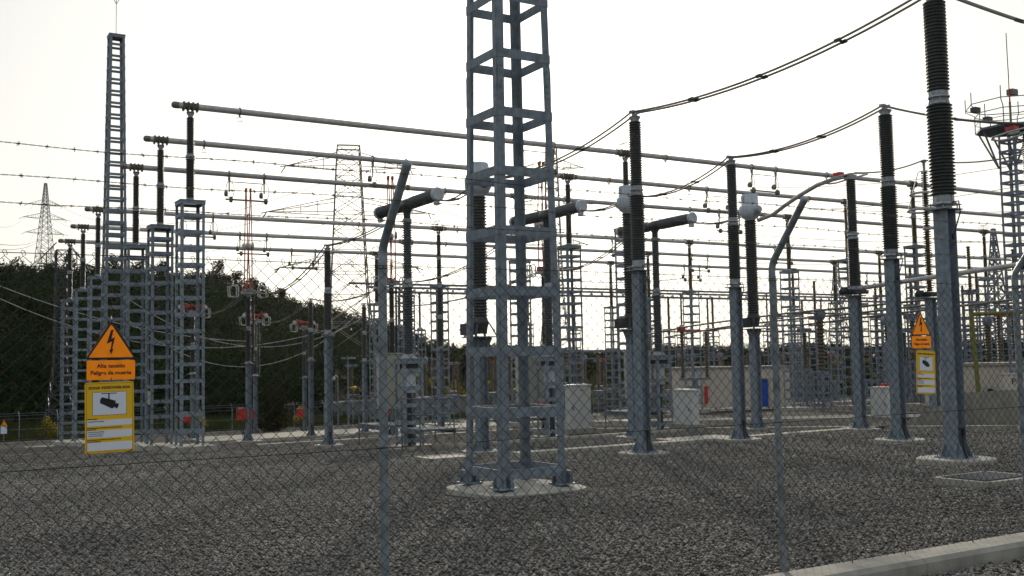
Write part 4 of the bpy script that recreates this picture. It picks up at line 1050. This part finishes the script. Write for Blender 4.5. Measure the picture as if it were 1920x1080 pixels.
# communications tower with platform (right edge)
def comm_tower():
    t = thing('floodlight_tower', 'lattice tower with a railed platform and a red and white rod at the right edge', 'tower', gp(57.4, 37.2), 0)
    H = 16.3
    mb = MB(); lattice(mb, 1.15, 1.05, H, .62, .13, .14); mb.build('lattice', 'galvfar', t)
    mb = MB(); mb.prism([(-1, -1), (1, -1), (1, 1), (-1, 1)], -.15, .25); mb.build('footing', 'conc', t)
    mb = MB(); pr = 2.0
    oc = [(pr * math.cos(a), pr * math.sin(a)) for a in [2 * pi * (i + .5) / 8 for i in range(8)]]
    mb.prism(oc, H + .05, H + .17)
    for k in range(8):
        x, y = oc[k]; mb.bar((x * .9, y * .9, H + .02), (math.copysign(.55, x), math.copysign(.55, y), H - 2.2), .08, .08)
    mb.builds('platform', 'galvfar', t)
    mb = MB()
    oc2 = [(x * 1.25, y * 1.25) for x, y in oc]
    for k in range(8):
        a, b = oc[k], oc[(k + 1) % 8]; a2, b2_ = oc2[k], oc2[(k + 1) % 8]
        mb.tube([(*a, H + .1), (*a, H + 1.2), (*a2, H + 1.5), (*a2, H + 2.3)], .03, 5)
        mb.tube([(*a, H + 1.1), (*b, H + 1.1)], .028, 5); mb.tube([(*a, H + .6), (*b, H + .6)], .02, 5); mb.tube([(*a2, H + 1.6), (*b2_, H + 1.6)], .03, 5)
    mb.build('railing', 'galvfar', t)
    for k in range(4):
        x, y = oc2[(2 * k + 3) % 8]; mb = MB(); mb.box((x * .9, y * .9, H + 1.25), (.5, .35, .3)); mb.build('floodlight', 'dark', t)
    mb = MB(); mb.tube([(0, 0, H + .1), (0, 0, H + 1.8)], .07, 6); mb.tube([(0, 0, H + 1.8), (0, 0, H + 6.0)], .028, 5); mb.build('mast_rod', 'cond', t)
    mb = MB(); mb.tube([(0, 0, H + 1.8), (0, 0, H + 2.6)], .05, 6); mb.tube([(0, 0, H + 3.2), (0, 0, H + 3.9)], .035, 6); mb.builds('mast_band', 'red', t)
    mb = MB(); mb.box((.3, 0, H + 2.4), (.55, .4, .35)); mb.build('antenna_box', 'cond', t)
comm_tower()

# ---------------------------------------------------------------- far low busbars and the crowd of apparatus
for k, (Y, z) in enumerate(((118, 10.33), (124, 11.38), (130, 12.33))):
    mb = MB(); mb.tube([(53, Y, z), (90, Y, z), (150, Y, z)], .16, 8)
    if k: 
        for i in range(50): mb.box((54 + i * 1.9, Y, z - .25 - .1 * k), (.3, .2, .3))
    tag(mb.build('busbar_tube', 'galvfar'), '%s of the three thin horizontal busbar tubes far behind the breakers' % ['lowest', 'middle', 'uppermost'][k], 'busbar', 'far horizontal busbar tubes')
mb = MB(); lattice(mb, 1.1, 1.1, 10.6, .9, .14, .16); FT = mb.mesh('lattice_tower', 'galvfar')
mb = MB(); mb.lathe(sheds(16, 4.2, .12, .2, 10.7), 8); FI = mb.mesh('insulator', 'ins')
mb = MB(); mb.lathe([(.35, 10.6), (.4, 10.75), (.2, 10.9)], 10); FFl = mb.mesh('flange', 'cast')
for i, X in enumerate((57.5, 81, 105, 129)):
    for k, (Y, z) in enumerate(((118, 10.33), (124, 11.38), (130, 12.33))):
        t = thing('busbar_support', 'distant lattice stand with a thin black insulator under the far busbar tubes', 'insulator stand', gp(X, Y), 0, 'distant stands under the far busbars')
        sc = (z - g(X, Y)) / 15.0
        inst('lattice_tower', FT, t, sc=(1, 1, sc)); inst('insulator', FI, t, sc=(1, 1, sc)); inst('flange', FFl, t, sc=(1, 1, sc))
# small post insulators on stands
def far_kinds():
    K = []
    mb = MB(); lattice(mb, .9, .9, 2.5, .5, .10, .11); a = mb.mesh('lattice_stand', 'galvfar')
    mb = MB(); mb.lathe(sheds(20, 3.6, .12, .19, 2.6), 10); b = mb.mesh('insulator', 'insb'); K.append([('lattice_stand', a), ('insulator', b)])
    mb = MB(); lattice(mb, .8, .8, 3.3, .55, .10, .11); a = mb.mesh('lattice_stand', 'galvfar')
    mb = MB(); mb.lathe(sheds(16, 2.9, .14, .23, 3.4), 10); b = mb.mesh('insulator', 'insb')
    mb = MB(); mb.box((0, 0, 6.5), (1.0, .7, .35)); mb.tube([(-.9, 0, 6.5), (.9, 0, 6.5)], .05, 6); c = mb.mesh('contact_head', 'galvfar'); K.append([('lattice_stand', a), ('insulator', b), ('contact_head', c)])
    mb = MB(); lattice(mb, .8, .8, 2.7, .55, .10, .11); a = mb.mesh('lattice_stand', 'galvfar')
    mb = MB(); mb.lathe(sheds(14, 3.4, .2, .29, 2.8), 10); b = mb.mesh('insulator', 'insb')
    mb = MB(); mb.lathe([(.25, 6.2), (.38, 6.4), (.38, 6.9), (.1, 7.0)], 12); c = mb.mesh('transformer_head', 'galvfar'); K.append([('lattice_stand', a), ('insulator', b), ('transformer_head', c)])
    mb = MB(); mb.box((0, 0, 1.3), (.26, .26, 2.6)); mb.box((0, 0, 2.65), (2.6, .3, .2)); a = mb.mesh('steel_frame', 'galvfar')
    mb = MB()
    for x in (-1.1, 1.1): mb.lathe(sheds(16, 3.2, .1, .17, 2.75), 9, (x, 0, 0))
    b, b2 = mb.meshes('insulator', 'insb')
    mb = MB(); mb.tube([(-1.1, 0, 6.0), (1.1, 0, 6.0)], .05, 6); mb.box((-1.1, 0, 6.1), (.4, .4, .3)); c = mb.mesh('contact_arm', 'redrod'); K.append([('steel_frame', a), ('insulator', b), ('insulator', b2), ('contact_arm', c)])
    mb = MB(); lattice(mb, .9, .9, 8.5, .62, .11, .12); a = mb.mesh('lattice_stand', 'galvfar')
    mb = MB(); mb.lathe(sheds(18, 3.3, .11, .17, 8.55), 9); b = mb.mesh('insulator', 'insb'); K.append([('lattice_stand', a), ('insulator', b)])
    return K
FK = far_kinds()
FL = ['brown post insulator on a low grey lattice stand in the far yard', 'brown insulator with a flat contact head in the far yard', 'thick brown instrument transformer in the far yard', 'pair of brown insulators with a red contact arm in the far yard', 'tall lattice stand with a brown insulator in the far yard']
FN = ['post_insulator', 'far_disconnector', 'instrument_transformer', 'pillar_disconnector', 'tall_insulator_stand']
rng = random.Random(11)
spots = []
for b_ in (44, 65, 86, 107):
    for p in (0, 6.2, 12.4):
        X = b_ + p
        for Y, kd in ((90, 0), (96, 3), (102, 2), (107.5, 1), (112, 0)): spots.append((X + rng.uniform(-.4, .4), Y, kd))
for b_ in (66, 88, 110):
    for p in (0, 6.2, 12.4):
        for Y, kd in ((30, 4), (38, 0), (44, 3), (54, 2), (62, 1)): spots.append((b_ + p + rng.uniform(-.4, .4), Y, kd))
for x, y, kd in ((48.5, 56, 3), (54.5, 50, 2), (49, 62, 0), (54, 68, 0), (64, 50, 1), (50, 78, 3), (56, 84, 1), (44, 76, 0), (68, 44, 3), (62, 34, 0), (66, 24, 4), (60, 27, 0), (72, 30, 3), (80, 44, 4), (53, 30, 3)): spots.append((x, y, kd))
for b_ in (70, 84, 98, 112):
    for p in (0, 5.5):
        for Y in (50, 59, 70, 84): spots.append((b_ + p + rng.uniform(-.6, .6), Y + rng.uniform(-.5, .5), 4))
for x, y, kd in spots:
    t = thing(FN[kd], FL[kd], 'insulator', gp(x, y), 0, FN[kd].replace('_', ' ') + 's in the far yard')
    for nme, me in FK[kd]: inst(nme, me, t)
    if kd == 3 and rng.random() < .6:
        pass
# red mechanism boxes on the ground far away
for x, y in ((49.5, 40.5), (62.5, 47), (36.5, 60)):
    t = thing('mechanism_box', 'red mechanism box on a post in the far yard', 'control box', gp(x, y), 0, 'red mechanism boxes in the far yard')
    mb = MB(); mb.tube([(0, 0, 0), (0, 0, 4.2)], .06, 6); mb.build('post', 'galvfar', t)
    mb = MB(); mb.box((-.2, 0, 1.1), (.5, .6, 1.1)); mb.build('box', 'red', t)
# tubes linking far apparatus
def D(px, py, dep):
    v = ROT @ Vector((px - 960, 540 - py, -1956)) * (dep / 1956); return Vector((v.x, v.y, v.z + CAMH))
for i, (pp) in enumerate([[(1210, 628, 88), (1290, 612, 84), (1370, 601, 80), (1470, 588, 72), (1590, 577, 66), (1760, 560, 60)],
                          [(1250, 632, 92), (1360, 613, 86), (1470, 600, 78), (1600, 588, 70), (1770, 568, 62)],
                          [(1230, 622, 96), (1300, 622, 92), (1400, 612, 88), (1500, 610, 78), (1660, 590, 70), (1900, 562, 60)]]):
    mb = MB(); mb.tube([D(*p) for p in pp], .07, 8)
    tag(mb.build('rising_tube', 'cond'), '%s of three slanting tubes rising to the right in the far yard' % ['uppermost', 'middle', 'lowest'][i], 'tube', 'slanting tubes in the far yard')
for i, (x0, x1, y, z) in enumerate(((52, 64, 50.0, 4.3), (60, 90, 62.0, 3.5), (60, 100, 44, 4.8), (44, 60, 78, 2.2), (64, 96, 96, 1.6), (64, 126, 102, 2.6))):
    mb = MB(); mb.tube([(x0, y, z), (x1, y, z)], .07, 6); tag(mb.build('link_tube', 'galvfar'), 'thin horizontal tube linking apparatus in the far yard', 'tube', 'thin link tubes in the far yard')

# ---------------------------------------------------------------- transmission pylons
def pylon(label, x, y, z, H, s0, s1, arms, wr=.06, kink=None, rz=0, m='cond'):
    t = thing('transmission_pylon', label, 'pylon', (x, y, z), rz, 'transmission pylons')
    mb = MB(); kz = H * .35; sk = kink or (s0 * .45)
    def half(h):
        if h < kz: return (s0 + (sk - s0) * h / kz) / 2
        return (sk + (s1 - sk) * (h - kz) / (H - kz)) / 2
    lv = [0]; 
    while lv[-1] < H - 1.2: lv.append(lv[-1] + max(1.3, half(lv[-1]) * 1.25))
    lv.append(H)
    cs = ((-1, -1), (1, -1), (1, 1), (-1, 1))
    for a, b in zip(lv[:-1], lv[1:]):
        ha, hb = half(a), half(b)
        for i in range(4):
            c, d = cs[i], cs[(i + 1) % 4]
            mb.tube([(c[0] * ha, c[1] * ha, a), (c[0] * hb, c[1] * hb, b)], wr * 1.5, 4, cap=False)
            mb.tube([(c[0] * ha, c[1] * ha, a), (d[0] * hb, d[1] * hb, b)], wr, 3, cap=False)
            mb.tube([(d[0] * ha, d[1] * ha, a), (c[0] * hb, c[1] * hb, b)], wr, 3, cap=False)
            mb.tube([(c[0] * hb, c[1] * hb, b), (d[0] * hb, d[1] * hb, b)], wr, 3, cap=False)
    mb.build('lattice_body', m, t)
    for h, L in arms:
        for s in (-1, 1):
            mb = MB(); hh = half(h); tip = (s * L, 0, h + .2)
            for e in (-1, 1):
                mb.tube([(s * hh, e * hh, h), tip], wr * 1.2, 3); mb.tube([(s * hh, e * hh, h + 2.2), tip], wr * 1.2, 3)
                for q in (.25, .5, .75): mb.tube([Vector((s * hh, e * hh, h)).lerp(Vector(tip), q), Vector((s * hh, e * hh, h + 2.2)).lerp(Vector(tip), q)], wr * .8, 3)
            ar = mb.build('crossarm', m, t)
            mb = MB(); mb.tube([tip, (tip[0] + 2.5 * s * .3, -2.6, h - .4)], .09, 5); mb.tube([tip, (tip[0] + 2.5 * s * .3, 2.6, h - .4)], .09, 5); mb.build('insulator_string', m, ar)
    return t
pylon('large transmission pylon with three crossarms behind the left fence post', 64.4, 158, -4, 41, 11, 3.6, ((21, 11), (30, 13), (37.5, 10)), .065, 6.2, R(-20))
pylon('pale distant transmission pylon with three crossarms at the left edge', 54.5, 453.5, 34, 43, 8, .8, ((22.5, 7.5), (28.5, 8.5), (34, 6.5)), .085, 5.2, R(15), 'galvfar')
pylon('transmission pylon behind the central mast and the far right breaker', 141, 214, -4, 59, 9, 2.6, ((34, 8), (44, 9), (53, 8)), .08, 4.5, R(-30))
pylon('small tapering lattice mast far away right of the right fence post', *D(1573, 640, 190), 14, 2.6, .5, (), .07, 1.9, 0, 'galvfar')
pylon('thin tapering lattice mast near the floodlight tower', *D(1873, 640, 120), 13, 2.4, .3, (), .07, 1.5, 0, 'galvfar')
pylon('thin dark lattice mast at the left behind the last busbar stand', *D(112, 800, 100), 17.0, 2.6, 1.0, ((15.5, 2.2),), .045, 1.2, 0, 'dark')
# line conductors towards the pylons
def line(label, pts2, r=.05, sag=6):
    mb = MB(); mb.tube(catenary(pts2[0], pts2[1], sag, 16), r, 4); return tag(mb.build('line_conductor', 'galvfar'), label, 'cable', 'distant line conductors')
lines = [((58, 453, 62), D(-60, 462, 90), 4), ((58, 453, 62), D(-60, 446, 95), 4), ((50, 453, 68), D(-60, 392, 200), 6), ((50, 453, 56), D(-50, 498, 110), 4), ((58, 453, 56), D(680, 398, 180), 8), ((58, 453, 62), D(690, 350, 170), 8), ((60, 453, 68), D(640, 330, 170), 8),
         ((70, 160, 34), D(1060, 430, 130), 3), ((75, 165, 26), D(1300, 520, 120), 4), ((141, 214, 50), D(1960, 395, 170), 4), ((141, 214, 42), D(1960, 450, 160), 4), ((141, 214, 52), D(1960, 300, 170), 6), ((141, 214, 32), D(1960, 470, 150), 4), ((141, 214, 46), D(1960, 340, 170), 6)]
for a, b, s in lines: line('thin distant line conductor crossing the pale sky', (a, tuple(b)), .045, s)

# ---------------------------------------------------------------- far boundary: back fence, lamps, wall
t = thing('boundary_fence', 'far fence of thin posts with angled tops below the wooded hill', 'fence', gp(8, 100.4))
off = Vector(t.location); xs = [4 + 3.1 * i for i in range(26)]
for i, x in enumerate(xs):
    mb = MB(); p = Vector(gp(x, 100.4)) - off; mb.tube([p, p + Vector((0, 0, 2.3)), p + Vector((-.05, .35, 2.75))], .035, 6); mb.build('fence_post', 'galvn', t)
for h in (.3, 1.2, 2.1, 2.4, 2.6):
    mb = MB(); mb.tube([Vector(gp(x, 100.4 + (.2 if h > 2.2 else 0), h)) - off for x in xs], .012, 4); mb.build('wire', 'galvn', t)
def lamp(label, x, y, h, kind):
    t = thing('yard_lamp', label, 'lamp', (x, y, float(terrain(x, y))), 0, 'small lamps at the back of the yard')
    mb = MB(); mb.tube([(0, 0, 0), (0, 0, h)], [.09, .06], 8); mb.build('pole', 'galvn', t)
    mb = MB()
    if kind == 0: mb.box((0, -.2, h + .05), (1.3, .6, .18)); mb.build('lamp_head', 'galvn', t)
    elif kind == 1: mb.lathe([(.1, h), (.4, h + .35), (.45, h + .45), (.1, h + .55)], 12); mb.build('lamp_head', 'yel', t)
    else: mb.tube([(0, 0, h), (-.3, -.3, h + .2), (-.7, -.6, h)], .05, 6); mb.lathe([(.05, h - .3), (.22, h - .15), (.2, h)], 10, (-.7, -.6, 0)); mb.build('camera_dome', 'white', t)
lamp('tall pole with a flat lamp head at the back of the yard', 38.6, 95.2, 6.6, 0)
lamp('short pole with a yellow lantern left of the platform', 44.2, 107.5, 3.7, 1)
lamp('pole with a hanging white dome camera at the back of the yard', 38.5, 97.6, 4.9, 2)
t = thing('retaining_wall', 'grey retaining wall below the slope behind the left fence post', 'wall', gp(34, 112))
mb = MB(); mb.bar(Vector((0, 0, 1.2)), Vector((34, 8, 1.2)), .5, 2.6); mb.build('wall', 'concd', t)
mb = MB(); mb.bar(Vector((0, -.1, 2.56)), Vector((34, 7.9, 2.56)), .7, .1); mb.build('coping', 'conc', t)
t = thing('danger_sign', 'tiny orange triangle sign with a white plate on the far fence at the left', 'sign', (8.95, 99.9, g(9, 100) + 1.2))
mb = MB(); mb.tube([(0, .03, -1.2), (0, .03, .9)], .03, 6); mb.build('post', 'galvn', t)
plate([(-.28, .38), (.28, .38), (0, .9)], -.01, .01, 'triangle', 'orange', t); plate([(-.25, -.3), (.25, -.3), (.25, .33), (-.25, .33)], -.01, .01, 'text_plate', 'signwhite', t)

# ---------------------------------------------------------------- vegetation
def leaf_cloud(n, rngn, rad, lobes, size, squash=1.):
    # n leaf quads spread through several lobes; returns V (n*4,3)
    L = len(lobes); idx = rngn.integers(0, L, n); C0 = np.array([l[:3] for l in lobes])[idx]; Rr = np.array([l[3] for l in lobes])[idx]
    d = rngn.normal(size=(n, 3)); d /= np.linalg.norm(d, axis=1)[:, None]
    rr = Rr * rngn.uniform(.35, 1.05, n) ** .6
    c = C0 + d * rr[:, None] * np.array([1, 1, squash])
    a = rngn.normal(size=(n, 3)); a /= np.linalg.norm(a, axis=1)[:, None]; b = np.cross(a, rngn.normal(size=(n, 3))); b /= np.linalg.norm(b, axis=1)[:, None]
    s = size * rngn.uniform(.6, 1.4, n)[:, None]
    V = np.stack([c - a * s, c - b * s * .6, c + a * s, c + b * s * .6], 1)
    return V.reshape(-1, 3)
def lobes_for(rngn, h, r, kind):
    out_ = []
    k = rngn.integers(6, 11)
    for _ in range(k):
        z = h * rngn.uniform(.32, .92); w_ = r * (1 - ((z / h) - .55) ** 2 * 1.6) * .75
        a = rngn.uniform(0, 2 * pi); q = rngn.uniform(0, 1) ** .6 * w_
        out_.append((q * math.cos(a), q * math.sin(a), z, r * rngn.uniform(.28, .5)))
    return out_
rn = np.random.default_rng(5)
def woodland():
    Vs = []
    n = 9500; az = np.radians(rn.uniform(1, 62, n)); rb = boundary(az)
    left = az < R(25)
    u = rn.uniform(0, 1, n)
    r = np.where(left, rb + 9 + u * (292 - rb), 232 + u * 60)
    keepd = rn.uniform(0, 1, n) < np.where(left, 1.0, .33)
    az, r = az[keepd], r[keepd]
    for a, q in zip(az, r):
        if a > R(21) and a < R(25.5) and q < 150: continue
        x, y = q * math.sin(a), q * math.cos(a); z = float(terrain(x, y))
        h = rn.uniform(3.0, 5.6) * (1 if a < R(25) else .72); rad = h * rn.uniform(.3, .42)
        if q < 125: h *= .55; rad *= .7
        nl = int(30 * (1 + (170 - min(q, 170)) / 45)) + 8
        sz = .30 if q > 170 else .24
        if q > 235 : nl = int(nl * 2.0); sz = .22
        V = leaf_cloud(nl, rn, rad, [(l[0], l[1], l[2], l[3] * 1.25) for l in lobes_for(rn, h, rad, 0)], sz)
        Vs.append(V + np.array([x, y, z]))
    V = np.concatenate(Vs); F = np.arange(len(V)).reshape(-1, 4)
    o = bpy.data.objects.new('woodland', np_mesh('woodland', V, F, 'pine')); COL.objects.link(o)
    o['kind'] = 'stuff'; o['label'] = 'dark pine wood covering the hill behind the yard'; o['category'] = 'woodland'
woodland()
def tree_mesh(seed, h, r, n, size, m):
    q = np.random.default_rng(seed); lb = lobes_for(q, h, r, 0)
    cr = np_mesh('crown', leaf_cloud(n, q, r, lb, size), np.arange(n * 4).reshape(-1, 4), m)
    mb = MB(); mb.tube([(0, 0, -.3), (.05, 0, h * .35), (0, .08, h * .6), (0, 0, h * .85)], [h * .028, h * .02, h * .013, h * .004], 7)
    for l in lb[:6]: mb.tube([(0, 0, h * .3 + .1 * l[2]), (l[0] * .5, l[1] * .5, (l[2] + h * .35) / 2 + .2), (l[0], l[1], l[2])], [h * .012, h * .008, h * .003], 5)
    return cr, mb.mesh('trunk', 'bark')
TM = [tree_mesh(s, 7.5, 2.9, 900, .24, 'pine') for s in (1, 2, 3, 4)]
def tree(label, x, y, s, k, nm='pine_tree', grp='trees beyond the yard'):
    t = thing(nm, label, 'tree', (x, y, float(terrain(x, y)) - .1), rn.uniform(0, 6), grp)
    inst('crown', TM[k][0], t, sc=(s, s, s)); inst('trunk', TM[k][1], t, sc=(s, s, s))
for px, dep, s in [(35, 262, 1.15), (12, 262, 1.0), (90, 262, .9), (128, 262, .95), (215, 262, 1.0), (262, 262, .95), (300, 262, 1.0), (405, 262, 1.05), (440, 262, .95), (480, 262, .9), (530, 262, .9)]:
    p = D(px, 640, dep); tree('pine tree on the crest of the wooded hill at the left', p.x, p.y, s, int(rn.integers(0, 4)), grp='pines on the hill crest')
for px, dep, s in [(805, 215, .75), (845, 200, 1.05), (872, 190, 1.2), (905, 210, .9), (945, 205, .95), (985, 200, 1.0), (1105, 210, .9), (1150, 205, 1.0), (1175, 200, 1.1), (1245, 215, .9), (1285, 205, 1.0), (1340, 200, 1.05), (1365, 210, .95), (1400, 205, 1.0), (1440, 200, .95), (1490, 205, 1.0), (1525, 210, .95), (1560, 200, 1.0), (1620, 205, .9), (1700, 200, 1.0), (1760, 205, 1.0), (1840, 200, .9)]:
    p = D(px, 690, dep); tree('dark bushy tree on the skyline behind the far yard', p.x, p.y, s, int(rn.integers(0, 4)), 'skyline_tree', 'trees on the skyline behind the yard')
# the round bush in front of the boundary fence
q = np.random.default_rng(9)
lb = [(math.cos(a) * .9 * f_, math.sin(a) * .9 * f_, z, 1.0) for a, f_, z in [(0, .9, 1.2), (1.2, .9, 1.4), (2.4, .9, 1.2), (3.6, .9, 1.3), (4.9, .9, 1.2), (0.5, .6, 2.6), (2.6, .6, 2.9), (4.6, .6, 2.6), (0, 0, 3.4), (1, .8, .6), (3.9, .9, .6)]]
t = thing('round_bush', 'large rounded dark bush behind the pantographs at the left', 'bush', (30.6, 93.6, g(30.6, 93.6)))
inst('crown', np_mesh('crown', leaf_cloud(5200, q, 1, [(l[0], l[1], l[2], 1.15) for l in lb], .10), np.arange(5200 * 4).reshape(-1, 4), 'leaf'), t)
mb = MB(); mb.tube([(0, 0, -.2), (.1, 0, 1.2), (.0, .1, 2.6)], [.16, .12, .05], 7); mb.build('trunk', 'bark', t)
# grass and broom at the edges
def tufts(name, label, cat, n, fx, m, h0, h1, wd):
    V = []
    x, y = fx(n); z = terrain(x, y)
    a = rn.uniform(0, 2 * pi, n); h = rn.uniform(h0, h1, n); dx = rn.normal(0, .35, (n, 2)) * h[:, None]
    c, s = np.cos(a) * wd, np.sin(a) * wd
    b0 = np.stack([x - c, y - s, z - .05], -1); b1 = np.stack([x + c, y + s, z - .05], -1); tp = np.stack([x + dx[:, 0], y + dx[:, 1], z + h], -1)
    V = np.stack([b0, b1, tp], 1).reshape(-1, 3)
    o = bpy.data.objects.new(name, np_mesh(name, V, np.arange(len(V)).reshape(-1, 3), m)); COL.objects.link(o)
    o['kind'] = 'stuff'; o['label'] = label; o['category'] = cat
tufts('grass', 'rough grass and weeds growing along the far boundary fence', 'grass', 60000, lambda n: (rn.uniform(4, 75, n), 100.8 + rn.uniform(0, 1, n) ** 1.5 * 22), 'grass', .25, .95, .05)
def fx2(n):
    az = np.radians(rn.uniform(26, 60, n)); r = boundary(az) + rn.uniform(2, 70, n); return r * np.sin(az), r * np.cos(az)
tufts('scrub', 'low scrub on the bank behind the far yard', 'scrub', 70000, fx2, 'grass', .4, 1.3, .09)
BM = [np_mesh('crown', leaf_cloud(500, np.random.default_rng(s), 1, [(0, 0, .9, .9), (.7, .2, .8, .7), (-.6, .3, .7, .8), (.1, -.6, .8, .7), (0, .2, 1.5, .6)], .12), np.arange(2000).reshape(-1, 4), 'broom') for s in (21, 22, 23)]
for i in range(46):
    az = R(rn.uniform(26, 58)); r = float(boundary(az)) + rn.uniform(3, 45); x, y = r * math.sin(az), r * math.cos(az)
    t = thing('broom_shrub', 'yellow flowering broom shrub on the bank behind the far yard', 'shrub', (x, y, float(terrain(x, y)) - .1), rn.uniform(0, 6), 'broom shrubs on the bank')
    s = rn.uniform(1.0, 1.9); inst('crown', BM[i % 3], t, sc=(s, s, s))
for x, y in ((33.5, 101.6), (36.4, 102.2), (46, 103), (26, 101.8), (12.6, 101.7), (18, 102)):
    t = thing('weed_clump', 'leafy weed clump at the foot of the far fence', 'weed', (x, y, float(terrain(x, y)) - .1), 0, 'weed clumps at the far fence')
    inst('crown', BM[int(rn.integers(0, 3))], t, sc=(.7, .7, 1.1)).active_material

for i, (a, b, sg) in enumerate(((D(240, 560, 80), D(690, 590, 88), 3.2), (D(240, 600, 80), D(700, 560, 88), 4.6), (D(0, 560, 75), D(640, 610, 84), 2.6), (D(-40, 520, 75), D(470, 640, 84), 1.0))):
    mb = MB(); mb.tube(catenary(a, b, sg, 16), .025, 4); tag(mb.build('line_conductor', 'alu'), 'thin pale conductor sagging in front of the wooded hill', 'cable', 'pale conductors in front of the hill')
# ---------------------------------------------------------------- haze
mb = MB(); mb.box((0, 0, 20), (9000, 9000, 150))
hm = bpy.data.materials.new('haze'); hm.use_nodes = True; ht = hm.node_tree; ht.nodes.clear()
ho = ht.nodes.new('ShaderNodeOutputMaterial'); pv = ht.nodes.new('ShaderNodeVolumePrincipled')
pv.inputs['Color'].default_value = (1, .98, .95, 1); pv.inputs['Density'].default_value = .00003; pv.inputs['Anisotropy'].default_value = .82
ht.links.new(pv.outputs[0], ho.inputs['Volume']); M['haze'] = hm
hz = mb.build('haze', 'haze'); hz['kind'] = 'stuff'; hz['label'] = 'thin bright haze in the air over the yard'; hz['category'] = 'haze'
